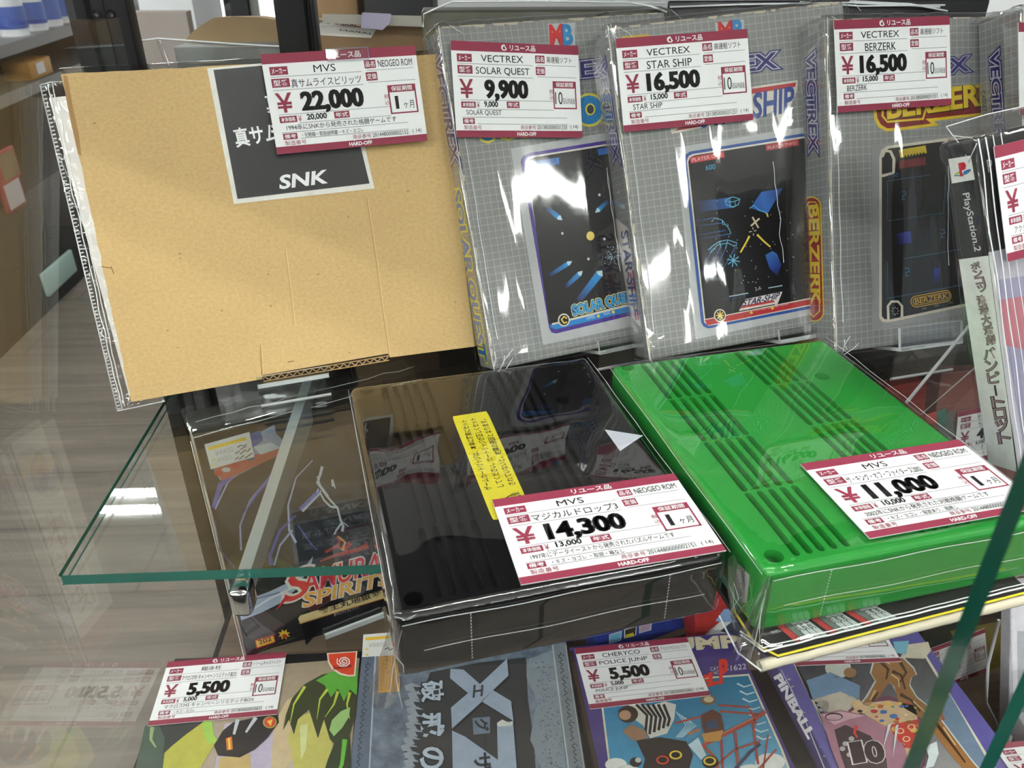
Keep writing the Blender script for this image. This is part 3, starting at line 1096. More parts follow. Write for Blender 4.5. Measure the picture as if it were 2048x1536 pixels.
def draw_solar(f, s):
    f.poly([(1021, 297), (1330, 246), (1340, 637), (1086, 690)], SILV, 1)
    f.poly([(1041, 322), (1046, 312), (1058, 306), (1330, 262), (1340, 612), (1112, 667), (1103, 665), (1098, 656)], rgb(72, 48, 140), 2)
    f.poly([(1049, 325), (1054, 316), (1064, 312), (1330, 269), (1338, 604), (1112, 657), (1104, 650)], rgb(222, 216, 200), 3)
    f.poly([(1053, 327), (1058, 319), (1067, 315), (1330, 273), (1334, 588), (1098, 648)], rgb(14, 13, 16), 4)
    f.poly([(1097, 652), (1334, 593), (1336, 605), (1110, 659)], rgb(30, 130, 200), 4)
    f.disc((1127, 640), 12, 13, rgb(230, 226, 214), 6)
    f.disc((1127, 640), 9.5, 10.5, rgb(20, 16, 30), 7)
    f.line([(1133, 637), (1127, 633), (1122, 639), (1127, 646), (1133, 644)], 3.2, YEL, 8)
    for d in (('SOLAR QUEST', (1147, 634), (1272, 602), (1143, 612)),):
        outlined(f, d[0], d[1], d[2], d[3], rgb(232, 224, 150), rgb(30, 90, 150), rgb(70, 170, 225), 6, .9)
    f.text('HYPER', (1173, 640), (1190, 636), (1172, 634), rgb(200, 220, 235), 5)
    f.text('NUKE', (1207, 631), (1221, 628), (1206, 625), rgb(200, 220, 235), 5)
    f.disc((1196, 632), 3, 3, YEL, 5)
    f.disc((1226, 624), 3, 3, YEL, 5)
    for c in (((1092, 415), (1117, 435), 10), ((1216, 402), (1196, 420), 9), ((1098, 551), (1136, 527), 9), ((1131, 574), (1158, 548), 10), ((1156, 602), (1198, 548), 15)):
        comet(f, *c, L=5)
    f.disc((1180, 472), 8, 9, rgb(238, 210, 110), 6)
    for k in range(70):
        r, an = random.uniform(2, 19), random.uniform(0, 360)
        f.disc((1221 + r * math.cos(R(an)), 512 + r * 1.1 * math.sin(R(an))), .9, .9, rgb(190, 215, 230), 6, 6)
    for c in ((1124, 467), (1208, 478), (1176, 518), (1198, 390), (1098, 385)):
        f.disc(c, 2.6, 3, rgb(210, 220, 225), 6, 7)
    f.poly([(1051, 326), (1117, 315), (1118, 328), (1054, 339)], rgb(40, 110, 190), 5)
    f.text('PLAYER ONE', (1056, 336), (1114, 326), (1054, 328), rgb(24, 30, 60), 6)
    f.text('1750', (1085, 348), (1106, 345), (1084, 340), rgb(60, 140, 210), 6)
    f.poly([(1194, 298), (1260, 288), (1260, 300), (1196, 311)], rgb(40, 100, 180), 5)
    f.poly([(1095, 48), (1150, 45), (1150, 90), (1099, 95)], SILV, 1)
    f.text('M', (1101, 91), (1125, 89), (1099, 52), rgb(206, 44, 46), 3, .045)
    f.text('B', (1127, 89), (1145, 88), (1124, 51), rgb(30, 130, 190), 3, .045)
    outlined(f, 'VECTREX', (975, 178), (1228, 148), (972, 145), NAVYB, rgb(190, 190, 210), NAVYB, 2, .8)
    f.disc((1178, 220), 32, 34, rgb(226, 214, 70), 2)
    f.disc((1178, 220), 27, 29, rgb(22, 128, 190), 3)
    f.disc((1180, 219), 10, 12, rgb(226, 214, 70), 4)
    f.disc((1180, 219), 7, 9, rgb(50, 60, 52), 5)
    f.text('SOLAR', (965, 281), (1150, 258), (958, 225), rgb(226, 214, 70), 2, .09)
    f.text('SOLAR', (965, 281), (1150, 258), (958, 225), rgb(22, 128, 190), 3, .03)
    f.text('* Trade mark of and Licensed by Consumer', (1128, 702), (1240, 678), (1127, 696), rgb(50, 50, 52), 2)
    outlined(s, 'VECTREX', (866, 118), (904, 322), (881, 114), NAVYB, rgb(196, 196, 214), NAVYB, 2, 1.1)
    outlined(s, 'SOLAR QUEST', (905, 384), (958, 716), (921, 380), rgb(228, 226, 50), rgb(228, 226, 50), rgb(16, 104, 190), 2, .74)


def draw_star(f, s):
    f.poly([(1350, 295), (1700, 240), (1712, 610), (1391, 679)], SILV, 1)
    f.poly([(1367, 322), (1370, 310), (1380, 303), (1700, 252), (1710, 600), (1416, 657), (1407, 653), (1402, 645)], rgb(46, 84, 156), 2)
    f.poly([(1373, 322), (1377, 312), (1386, 308), (1700, 258), (1708, 594), (1416, 652), (1408, 644)], rgb(222, 216, 206), 3)
    f.poly([(1376, 324), (1380, 315), (1388, 311), (1700, 262), (1706, 578), (1410, 638)], rgb(16, 15, 20), 4)
    f.poly([(1409, 640), (1706, 581), (1708, 591), (1414, 651)], rgb(182, 52, 58), 4)
    f.disc((1439, 631), 12, 13, rgb(226, 214, 190), 6)
    f.disc((1439, 631), 10, 11, rgb(20, 16, 20), 7)
    for k in range(8):
        f.line([(1439, 631), (1439 + 8 * math.cos(R(45 * k)), 631 + 9 * math.sin(R(45 * k)))], 2, YEL, 8)
    f.poly([(1379, 315), (1447, 303), (1449, 315), (1381, 327)], rgb(196, 60, 66), 5)
    f.text('PLAYER ONE', (1384, 324), (1444, 313), (1383, 317), rgb(230, 200, 200), 6)
    f.poly([(1530, 290), (1596, 278), (1597, 291), (1532, 302)], rgb(170, 50, 58), 5)
    f.text('PLAYER TWO', (1535, 299), (1592, 289), (1534, 293), rgb(226, 190, 190), 6)
    f.text('600', (1411, 341), (1430, 338), (1410, 331), rgb(70, 170, 220), 6)
    BL = rgb(38, 80, 150)
    f.grad([(1395, 403), (1460, 395), (1462, 416), (1398, 424)], [rgb(14, 22, 60), rgb(50, 100, 170), rgb(50, 100, 170), rgb(14, 22, 60)], 5)
    f.line([(1449, 400), (1464, 394), (1479, 398), (1476, 409), (1465, 415), (1452, 410)], 1.6, CYAN, 6, closed=True)
    f.line([(1449, 402), (1464, 404), (1479, 399)], 1.3, CYAN, 6)
    f.line([(1458, 404), (1460, 413), (1469, 413), (1470, 404)], 1.3, CYAN, 6)
    f.grad([(1522, 384), (1565, 376), (1534, 428), (1500, 416)], [rgb(60, 110, 190), rgb(30, 60, 120), rgb(60, 110, 190), rgb(40, 90, 170)], 5)
    f.line([(1498, 417), (1507, 411), (1518, 421), (1530, 424), (1535, 434)], 1.8, CYAN, 6)
    f.line([(1535, 434), (1532, 426)], 3, YEL, 7)
    for q in ([(1425, 442), (1427, 436), (1443, 440), (1445, 450), (1450, 449), (1457, 457), (1461, 467), (1457, 469)], [(1443, 440), (1450, 449)],
              [(1416, 500), (1424, 492), (1438, 483), (1455, 480), (1473, 486), (1471, 493)], [(1420, 506), (1434, 490), (1455, 486), (1468, 493)], [(1438, 483), (1441, 495)], [(1455, 480), (1450, 498)]):
        f.line(q, 1.5, CYAN, 6)
    for q in ([(1392, 443), (1425, 436)], [(1393, 452), (1445, 446)], [(1395, 470), (1450, 461)], [(1396, 479), (1457, 468)], [(1404, 545), (1424, 496)], [(1412, 552), (1440, 495)], [(1420, 560), (1452, 494)], [(1430, 566), (1470, 494)]):
        f.line(q, 1.6, rgb(14, 24, 70), 5, col2=rgb(60, 110, 190))
    for k in range(4):
        an = R(45 * k + 10)
        f.line([(1466 - 13 * math.cos(an), 521 - 13 * math.sin(an)), (1466 + 13 * math.cos(an), 521 + 13 * math.sin(an))], 1.6, CYAN, 6)
    st = rgb(226, 210, 180)
    f.line([(1504, 434), (1516, 456)], 3.4, st, 6)
    f.line([(1518, 437), (1501, 452)], 3.4, st, 6)
    for q in ([(1497, 464), (1503, 463)], [(1507, 462), (1512, 461)], [(1505, 455), (1505, 459)], [(1506, 467), (1506, 471)]):
        f.line(q, 1.8, st, 6)
    f.line([(1498, 472), (1492, 484), (1480, 505)], (4.2, 3), YEL, 6)
    f.line([(1513, 469), (1526, 482), (1540, 494)], (4.2, 3), YEL, 6)
    f.grad([(1530, 510), (1544, 502), (1553, 508), (1562, 530), (1554, 552), (1538, 536)], [rgb(60, 110, 180)] * 3 + [rgb(30, 50, 120), rgb(20, 20, 60), rgb(40, 70, 150)], 5)
    for k in range(46):
        x = random.uniform(1410, 1590)
        y = random.uniform(400, 575)
        f.disc((x, y), .9, .9, rgb(220, 225, 230), 6, 6)
    f.line([(1458, 593), (1496, 586)], 2, rgb(170, 196, 210), 5)
    f.text('FIRE POWER', (1447, 602), (1494, 592), (1446, 596), rgb(40, 64, 100), 5)
    f.text('2-A', (1510, 582), (1522, 579), (1509, 575), rgb(190, 196, 200), 5)
    f.line([(1536, 576), (1564, 571)], 2, rgb(170, 196, 210), 5)
    f.poly([(1477, 622), (1491, 598), (1564, 583), (1556, 604), (1551, 614), (1549, 608)], rgb(226, 218, 208), 5)
    f.poly([(1480, 617), (1483, 612), (1545, 600), (1549, 604)], rgb(186, 60, 66), 6)
    f.text('STAR-SHIP', (1484, 613), (1556, 597), (1488, 600), rgb(36, 44, 96), 7, .02)
    for x, y, t_ in ((1508, 623, 'POWER LINK'), (1552, 614, 'SHIELD'),):
        f.text(t_, (x, y), (x + 4.2 * len(t_), y - .84 * len(t_)), (x - 1, y - 5), rgb(226, 190, 190), 5)
    f.disc((1502, 625), 3, 3, YEL, 5)
    f.disc((1544, 616), 3, 3, YEL, 5)
    f.poly([(1430, 46), (1488, 39), (1488, 80), (1434, 88)], SILV, 1)
    f.text('M', (1440, 82), (1465, 78), (1437, 47), rgb(190, 40, 44), 3, .045)
    f.text('B', (1467, 78), (1486, 75), (1464, 43), rgb(40, 130, 190), 3, .045)
    f.poly([(1243, 73), (1300, 68), (1298, 78), (1244, 82)], rgb(200, 166, 60), 2)
    outlined(f, 'VECTREX', (1300, 168), (1553, 136), (1297, 136), NAVYB, rgb(190, 190, 210), NAVYB, 2, .8)
    wht = rgb(218, 212, 202)
    f.poly([(1330, 214), (1503, 174), (1595, 160), (1594, 180), (1562, 257), (1549, 222), (1503, 240), (1432, 250), (1343, 268)], wht, 2)
    f.poly([(1503, 178), (1592, 165), (1590, 174), (1503, 188)], rgb(182, 46, 54), 3)
    f.poly([(1350, 262), (1356, 256), (1432, 241), (1430, 248)], rgb(182, 46, 54), 3)
    f.text('SHIP', (1506, 237), (1586, 222), (1507, 188), rgb(38, 68, 140), 4, .03)
    f.text('STAR', (1400, 255), (1500, 238), (1400, 205), rgb(38, 68, 140), 4, .03)
    # scuffed pale patch where print is rubbed off
    outlined(s, 'VECTREX', (1198, 128), (1227, 320), (1211, 124), NAVYB, rgb(196, 196, 214), NAVYB, 2, 1.1)
    s.poly([(1229, 434), (1257, 456), (1264, 510), (1272, 580), (1283, 656), (1264, 634), (1250, 560), (1238, 490)], rgb(222, 214, 206), 2)
    for a_, b_ in (((1266, 540), (1278, 640)), ((1262, 545), (1273, 640))):
        s.line([a_, b_], 3, rgb(176, 52, 60), 3)
    s.text('STAR-SHIP', (1243, 464), (1263, 622), (1257, 460), rgb(38, 52, 120), 4, .03)


def capsule(a, p0, p1, r, col, L):
    ang = math.degrees(math.atan2(p1[1] - p0[1], p1[0] - p0[0]))
    pts = [(p1[0] + r * math.cos(R(ang - 90 + 15 * k)), p1[1] + r * math.sin(R(ang - 90 + 15 * k))) for k in range(13)]
    pts += [(p0[0] + r * math.cos(R(ang + 90 + 15 * k)), p0[1] + r * math.sin(R(ang + 90 + 15 * k))) for k in range(13)]
    a.poly(pts, col, L)


def draw_berz(f, s):
    CR = rgb(214, 206, 188)
    f.poly([(1744, 290), (2030, 252), (2030, 608), (1744, 661)], rgb(150, 151, 152), 1)
    f.poly([(1758, 314), (1762, 300), (1774, 292), (2030, 258), (2030, 592), (1776, 645), (1764, 644), (1758, 636)], CR, 2)
    f.poly([(1763, 316), (1767, 304), (1778, 297), (2030, 264), (2030, 586), (1778, 639), (1768, 638), (1763, 632)], rgb(15, 13, 14), 3)
    f.line([(1763, 352), (1786, 346), (1787, 318), (1780, 303), (1769, 302), (1763, 314)], 6, CR, 4)
    f.poly([(1797, 300), (1850, 291), (1853, 306), (1800, 316)], rgb(206, 178, 44), 4)
    for k in range(7):
        f.poly([(1808 + k * 6, 311 - k), (1811 + k * 6, 310.5 - k), (1811 + k * 6, 314 - k), (1808 + k * 6, 314.5 - k)], rgb(15, 13, 14), 5)
    f.poly([(1797, 322), (1850, 314), (1851, 330), (1796, 338)], rgb(112, 28, 32), 4)
    f.text('1750', (1776, 357), (1795, 354), (1776, 348), rgb(60, 110, 160), 5)
    ml = rgb(56, 92, 116)
    for q in ([(1774, 362), (1858, 350)], [(1774, 362), (1774, 442), (1886, 426), (1886, 402)], [(1804, 518), (1925, 498)], [(1774, 524), (1773, 597), (1934, 568)], [(1890, 350), (1886, 426)]):
        f.line(q, 1.8, ml, 5)
    rb = rgb(54, 120, 170)
    for x, y in ((1806, 390), (1884, 466), (1813, 543), (1905, 370)):
        f.line([(x - 4, y - 6), (x + 3, y - 7), (x + 4, y), (x - 2, y + 2), (x - 3, y + 9), (x + 3, y + 8)], 2, rb, 5)
    f.grad([(1866, 532), (1879, 529), (1878, 566), (1866, 570)], [rgb(36, 60, 170), rgb(36, 60, 170), rgb(16, 14, 40), rgb(16, 14, 40)], 5)
    f.disc((1872, 530), 7, 9, rgb(30, 44, 90), 6)
    f.disc((1872, 529), 5, 7, rgb(15, 13, 14), 7)
    f.grad([(1790, 468), (1820, 462), (1822, 486), (1796, 490)], [rgb(20, 14, 60), rgb(60, 90, 200), rgb(50, 60, 160), rgb(16, 12, 40)], 5)
    f.line([(1776, 641), (1775, 612), (1782, 603), (1795, 603), (1803, 612), (1803, 640)], 5, CR, 4)
    f.disc((1789, 622), 8, 9, rgb(20, 18, 20), 5)
    for k in range(8):
        f.disc((1789 + 6 * math.cos(R(45 * k)), 622 + 7 * math.sin(R(45 * k))), 1, 1.2, rgb(210, 210, 206), 6, 6)
    yl = rgb(198, 156, 48)
    capsule(f, (1832, 603), (1890, 592), 12, yl, 4)
    capsule(f, (1832, 603), (1890, 592), 10, rgb(24, 20, 18), 5)
    capsule(f, (1832, 603), (1890, 592), 8, yl, 6)
    capsule(f, (1832, 603), (1890, 592), 6.4, rgb(26, 20, 22), 7)
    f.text('BERZERK', (1829, 608), (1894, 596), (1828, 598), yl, 8, .02)
    for x, y in ((1843, 620), (1868, 614), (1896, 608)):
        f.text('FIRE', (x, y), (x + 9, y - 2), (x - .5, y - 4), rgb(130, 140, 120), 5)
    yb = rgb(222, 190, 40)
    f.poly([(1746, 215), (1748, 238), (1756, 254), (1772, 263), (1800, 261), (1878, 251), (1866, 242), (1960, 232), (1992, 228), (1992, 168), (1904, 173), (1750, 190)], yb, 2)
    f.poly([(1752, 216), (1754, 236), (1761, 249), (1774, 257), (1800, 255), (1862, 247), (1850, 238), (1960, 226), (1988, 222), (1988, 173), (1904, 179), (1752, 196)], rgb(122, 24, 28), 3)
    f.text('BERZERK', (1776, 238), (1992, 206), (1774, 196), rgb(60, 44, 10), 4, .06)
    f.text('BERZERK', (1775, 237), (1990, 205), (1773, 195), yb, 5, .035)
    f.line([(1766, 200), (1764, 232), (1774, 244), (1845, 238), (1862, 180)], 4.5, yb, 4)
    outlined(f, 'VECTREX', (1705, 172), (1936, 142), (1703, 142), NAVYB, rgb(160, 160, 182), NAVYB, 2, .8)
    outlined(s, 'VECTREX', (1613, 108), (1619, 300), (1630, 106), NAVYB, rgb(196, 196, 214), NAVYB, 2, 1.1)
    red = rgb(150, 34, 40)
    yb2 = rgb(226, 196, 50)
    capsule(s, (1624, 412), (1630, 624), 19, yb2, 2)
    capsule(s, (1624, 412), (1630, 624), 16.5, red, 3)
    s.line([(1614, 500), (1612, 416), (1619, 404), (1632, 404), (1638, 416), (1640, 470)], 2.6, yb2, 4)
    s.line([(1616, 560), (1618, 622), (1628, 634), (1640, 622), (1640, 560)], 2.6, yb2, 4)
    s.text('BERZERK', (1619, 412), (1624, 606), (1637, 410), yb2, 5, .035)


F1 = lean_frame((0.0122, 0.4742, 0.0135), 18.44, 23.13, 0.97, 1.005)
B1 = (0.163, 0.2193, 0.0305)
F2 = lean_frame((0.1191, 0.4873, 0.0107), 7.68, 22.57, 4.75, 0.975)
B2 = (0.1619, 0.2126, 0.0335)
F3 = lean_frame((0.2495, 0.4912, 0.0109), 13.39, 22.18, -1.08, 0.952)
B3 = (0.1428, 0.2103, 0.0312)
game_box('grey grid printed game box with a comet space screen, beside the cardboard box', F1, *B1, draw_solar, 1)
game_box('grey grid printed game box with blue wireframe ships and red white blue lettering', F2, *B2, draw_star, 2)
game_box('grey grid printed game box with a red and yellow capsule logo and black maze screen', F3, *B3, draw_berz, 3)


def draw_fourth(f, s):
    outlined(s, 'VECTREX', (1980, 105), (1992, 300), (1998, 102), NAVYB, rgb(196, 196, 214), NAVYB, 2, 1.1)
    s.text('CASSETTE', (1962, 182), (1969, 240), (1970, 180), rgb(30, 30, 34), 2)


_p = onz(2055, 690, 0.03)
F4 = lean_frame((_p.x, _p.y, _p.z), 17.0, 22.5, -1.0)
d4 = F4.hit((2033, 42), 1, 0)
game_box('grey grid printed game box at the right end of its row, mostly spine', F4, 0.1428, 0.2103, 0.0312, draw_fourth, 4)

fr = Fr(F1.o - F1.N * 0.0062, F1.X, F1.N, F1.U)
price_tag(fr, 1, 0, ((898, 79.5), (1156, 93), (1165, 274), (916, 276)),
          dict(maker='VECTREX', model='SOLAR QUEST', kind='高速船ソフト', price='9,900', net='9,000', note='SOLAR QUEST', num='2013850000031250'), 'price tag marked 9,900 on the game box with the comet screen')
fr = Fr(F2.o - F2.N * 0.0062, F2.X, F2.N, F2.U)
price_tag(fr, 1, 0, ((1232.5, 76), (1496, 59), (1505, 239), (1246, 266)),
          dict(maker='VECTREX', model='STAR SHIP', kind='高速船ソフト', price='16,500', net='15,000', note='STAR SHIP', num='2013850000031251'), 'price tag marked 16,500 on the game box with wireframe ships')
fr = Fr(F3.o - F3.N * 0.0062, F3.X, F3.N, F3.U)
price_tag(fr, 1, 0, ((1665, 40), (1898, 32), (1903.5, 209), (1678, 226)),
          dict(maker='VECTREX', model='BERZERK', kind='高速船ソフト', price='16,500', net='15,000', note='BERZERK', num='2013850000031253'), 'price tag marked 16,500 on the game box with the red and yellow capsule logo')
fr = Fr(F4.o - F4.N * 0.0062, F4.X, F4.N, F4.U)
price_tag(fr, 1, 0, ((2038, 46), (2280, 40), (2286, 216), (2038, 230)),
          dict(maker='', model='', kind='', price='', net='', note='S', num=''), 'price tag cut off by the top right edge, on the last grey game box')

easel(F1, 0.05, 0.06, 0.075, 'clear acrylic easel under the game box with the comet screen', lip=0.006, depth=0.0331)
easel(F2, 0.05, 0.06, 0.09, 'clear acrylic easel under the game box with wireframe ships, behind the green cartridge', lip=0.006, depth=0.0361)
easel(F3, 0.05, 0.06, F3.hit((1786, 700), 1, 0).x, 'clear acrylic easel under the game box with the red and yellow capsule logo', lip=0.012, depth=0.0338)
easel(F4, 0.05, 0.06, 0.03, 'clear acrylic easel under the last grey game box', lip=0.006, depth=0.0338)


# ------------------------------------------------------------------ the two arcade cartridges
KW, KL, KT = 0.145, 0.186, 0.0332


def cartridge_body(mat, groups=True):
    bm = bmesh.new()
    bmesh.ops.create_cube(bm, size=1.0)
    for v in bm.verts:
        v.co = Vector((KW * (v.co.x + .5), KL * (v.co.y + .5), KT * (v.co.z + .5)))
    # soft edges on top, small ones below; a parting line half way down
    top = [e for e in bm.edges if all(v.co.z > KT - 1e-6 for v in e.verts)]
    side = [e for e in bm.edges if abs(e.verts[0].co.z - e.verts[1].co.z) > 1e-6]
    bmesh.ops.bevel(bm, geom=top + side, offset=0.0032, segments=4, profile=0.5, affect='EDGES')
    me = bpy.data.meshes.new('cartridge_body')
    bm.to_mesh(me)
    bm.free()
    body = bpy.data.objects.new('cartridge_body', me)
    COL.objects.link(body)
    cm = bmesh.new()

    def capsule_cut(x, y0, y1, w, d):
        r = w / 2
        ring = [(x + r * math.cos(R(a)), y1 - r + r * math.sin(R(a))) for a in range(0, 181, 30)] + [(x + r * math.cos(R(a)), y0 + r + r * math.sin(R(a))) for a in range(180, 361, 30)]
        lo = [cm.verts.new((p[0], p[1], KT - d)) for p in ring]
        hi = [cm.verts.new((p[0], p[1], KT + .01)) for p in ring]
        n = len(ring)
        cm.faces.new(list(reversed(lo)))
        cm.faces.new(hi)
        for i in range(n):
            cm.faces.new((lo[i], lo[(i + 1) % n], hi[(i + 1) % n], hi[i]))
    for gx in (0.0186, 0.0248, 0.0307, 0.0369, 0.0430, 0.0812, 0.0874, 0.0933, 0.0990, 0.1050):
        for y0, y1 in ((0.0065, 0.0519), (0.0527, 0.0959), (0.0967, 0.1399), (0.1407, 0.1845)):
            capsule_cut(gx, y0, y1, 0.0034, 0.0042)
    for hx, hy in ((0.0085, 0.009), (0.0085, 0.1815), (0.1165, 0.1425), (0.1365, 0.009)):
        n = 20
        lo = [cm.verts.new((hx + .0040 * math.cos(2 * math.pi * i / n), hy + .0040 * math.sin(2 * math.pi * i / n), KT - .008)) for i in range(n)]
        hi = [cm.verts.new((hx + .0044 * math.cos(2 * math.pi * i / n), hy + .0044 * math.sin(2 * math.pi * i / n), KT + .01)) for i in range(n)]
        cm.faces.new(list(reversed(lo)))
        cm.faces.new(hi)
        for i in range(n):
            cm.faces.new((lo[i], lo[(i + 1) % n], hi[(i + 1) % n], hi[i]))
    cme = bpy.data.meshes.new('cutter')
    cm.to_mesh(cme)
    cm.free()
    cut = bpy.data.objects.new('cutter', cme)
    COL.objects.link(cut)
    md = body.modifiers.new('cut', 'BOOLEAN')
    md.operation = 'DIFFERENCE'
    md.object = cut
    md.solver = 'EXACT'
    bpy.context.view_layer.update()
    dg = bpy.context.evaluated_depsgraph_get()
    res = bpy.data.meshes.new_from_object(body.evaluated_get(dg))
    vs = [v.co[:] for v in res.vertices]
    fs = [tuple(p.vertices) for p in res.polygons]
    bpy.data.objects.remove(cut)
    bpy.data.objects.remove(body)
    mb = MB()
    mb.add(vs, fs, mat)
    return mb


FB = flat_frame(-0.0343266, 0.2374372, 0.0002, 0.21057123)
FG = flat_frame(0.1194840, 0.2506035, 0.0046, 0.19923549)
bc = thing('game_cartridge', 'black plastic arcade cartridge in shiny film with a yellow warning sticker', 'cartridge', FB, 'arcade cartridges on the glass shelf')
mb = cartridge_body(M['black_plastic'])
bbody = mb.build('body', bc)
mb = MB()
a = Art(mb, FB, 2, KT, M['ink'])
# yellow sticker with rounded corners
def rounded(px, r=.12):
    o = []
    n = len(px)
    for i in range(n):
        p0, p1, p2 = px[i - 1], px[i], px[(i + 1) % n]
        A = (p1[0] + (p0[0] - p1[0]) * r * (.35 if i % 2 else 1), p1[1] + (p0[1] - p1[1]) * r * (.35 if i % 2 else 1))
        B = (p1[0] + (p2[0] - p1[0]) * r * (1 if i % 2 else .35), p1[1] + (p2[1] - p1[1]) * r * (1 if i % 2 else .35))
        for k in range(5):
            t_ = k / 4
            o.append(((1 - t_) ** 2 * A[0] + 2 * t_ * (1 - t_) * p1[0] + t_ * t_ * B[0], (1 - t_) ** 2 * A[1] + 2 * t_ * (1 - t_) * p1[1] + t_ * t_ * B[1]))
    return o
a.poly(rounded([(904, 834), (974, 823), (1068, 1033), (985, 1041)], .1), rgb(226, 214, 44), 3)
for t_, p0, p1 in (('ゲームカートリッジは、本体に確実にセット', (985, 980), (933, 841)), ('してください。カートリッジが正しくセット', (1009, 974), (951, 837)), ('されていないと、故障の原因となります。', (1032, 970), (972, 839))):
    a.text(t_, p0, p1, (p0[0] - 15, p0[1] + 2.5), rgb(24, 22, 14), 4, .012)
a.line([(992, 1008), (1023, 991), (1026, 1012)], 3, rgb(24, 22, 14), 4, closed=True)
a.text('警告', (1046, 995), (1036, 985), (1030, 999), rgb(24, 22, 14), 4, .02)
mb.build('warning_sticker', bbody)
mb = MB()
a = Art(mb, FB, 2, KT, M['ink'])
a.poly([(1209, 860), (1286, 872), (1240, 903)], rgb(206, 212, 224), 3)
mb.build('arrow_mark', bbody)


def cart_film(parent, seed, corner=0.004):
    mb = sleeve((KW, KL, KT), 0.0016, M['tight_film'], amp=0.00022, corner=corner * .7, step=0.0035, faces='ftlrk', seed=seed, rad=0.0045)
    # welded seams and gathered corners
    for x in (0.03, 0.118):
        for i in range(15):
            z = 0.004 + i * .0018
            mb.tube([(x, -0.0021, z), (x + .0002, -0.0021, z + .0008)], 0.00014, M['seam'], n=4)
    mb.tube([(0.002 + i * .01, -0.0026, KT - .0022 + .0005 * math.sin(i)) for i in range(15)], .00015, M['film_edge'], n=4)
    mb.tube([(0.01 + i * .009, -0.0026, KT * .45 + .0006 * math.sin(i * .8)) for i in range(15)], .0001, M['film_edge'], n=4)
    mb.tube([(-.002, KL * i / 12, KT + .0004 * math.sin(i)) for i in range(13)], .00012, M['film_edge'], n=4)
    mb.tube([(KW + .002, KL * i / 12, KT + .0012 + .0004 * math.sin(i * 2)) for i in range(13)], .00015, M['film_edge'], n=4)
    rnd = random.Random(int(seed * 10))
    for cx, sg in ((-.001, -1), (KW + .001, 1)):
        # a gathered ear of film at each front corner
        c = Vector((cx, -0.003, KT * .5))
        n = 12
        ring = []
        for j in range(5):
            for i in range(n):
                an = 2 * math.pi * i / n
                rr = (.0035 + .0085 * (j / 4) * (1 if j < 4 else .75)) * (1 + .35 * noise.noise(Vector((i * 1.1, j * .9, seed * 7))))
                ring.append(c + Vector((sg * .002 * j + rr * math.cos(an) * .55, -.0014 * j - rr * .15 * (i % 2), KT * .5 - .0085 * j + rr * math.sin(an) * .6)))
        mb.add(ring, [(j * n + i, j * n + (i + 1) % n, (j + 1) * n + (i + 1) % n, (j + 1) * n + i) for j in range(4) for i in range(n)], M['crinkle'], None, smooth=False)
        for k in range(3):
            a0 = c + Vector((rnd.uniform(-.003, .003), -.002, rnd.uniform(.002, .018)))
            a1 = c + Vector((sg * rnd.uniform(-.004, .008), -.008 + rnd.uniform(-.003, .003), rnd.uniform(-.022, -.002)))
            mb.tube([a0, (a0 + a1) / 2 + Vector((rnd.uniform(-.003, .003), -.002, 0)), a1], 0.00012, M['film_edge'], n=4)
    mb.build('shrink_film', parent)


cart_film(bc, .4)
gc = thing('game_cartridge', 'bright green plastic arcade cartridge with two rows of vent grooves lying on a booklet', 'cartridge', FG, 'arcade cartridges on the glass shelf')
mb = cartridge_body(M['green_plastic'])
gbody = mb.build('body', gc)
mb = MB()
a = Art(mb, FG, 0, 0.0, M['ink'])
a.poly([(1476, 1125), (1500, 1150), (1494, 1205), (1484, 1205), (1471, 1160)], rgb(196, 196, 190), 2)
a.text('NEO-GEO', (1484, 1200), (1492, 1135), (1478, 1192), rgb(40, 44, 40), 3)
mb.build('side_label', gbody)
cart_film(gc, 1.3)

fr = Fr(FB.o + Vector((0, 0, KT + .0026)), FB.X, FB.N, FB.U)
price_tag(fr, 2, 0, ((985, 1001), (1345, 946), (1456, 1102), (1041, 1168)),
          dict(icon=False, maker='MVS', model='マジカルドロップ3', kind='NEOGEO ROM', price='14,300', net='13,000', note='1997年にデータイーストから発売されたパズルゲームです', cond='・キズ・ヨゴレ ・取説・箱なし', num='2014480000002151', month=True),
          'price tag marked 14,300 lying on the black cartridge')
fr = Fr(FG.o + Vector((0, 0, KT + .0028)), FG.X, FG.N, FG.U)
price_tag(fr, 2, 0, ((1601, 928), (1917, 879), (2088, 1015), (1739, 1077)),
          dict(icon=False, maker='MVS', model='ザ・キング・オブ・ファイターズ2002', kind='NEOGEO ROM', price='11,000', net='10,000', note='2002年にSNKから発売された対戦格闘ゲームです', cond='・キズ・ヨゴレ ・取説あり、箱無し', num='2014480000002153', month=True),
          'price tag marked 11,000 lying on the green cartridge')

# booklet under the green cartridge, in its own clear bag
FBk = Fr((0, 0, 0.0003), FG.X, FG.N, FG.U)
mq = [FBk.hit(p, 2, 0.003) for p in ((1465, 1217), (1500, 1272), (1517, 1292), (1556, 1313), (2060, 1182))]
bk = thing('booklet', 'black instruction booklet with yellow border under the green cartridge', 'booklet', FBk)
mb = MB()
back = [Vector((mq[4].x, mq[0].y + .10, 0)), Vector((mq[0].x, mq[0].y + .10, 0))]
outl = [Vector((p.x, p.y, 0)) for p in mq] + back
mb.prism([(p.x, p.y, 0) for p in outl], (0, 0, 0.003), M['gloss_ink'], rgb(28, 26, 28))
a = Art(mb, FBk, 2, 0.003, M['gloss_ink'])
a.line([(1465, 1217), (1500, 1272), (1517, 1292), (1556, 1312), (1700, 1275), (2060, 1183)], 4.5, rgb(226, 206, 60), 1)
P0, P1, Q0, Q1 = (1552, 1252), (1590, 1284), (1752, 1212), (1797, 1236)
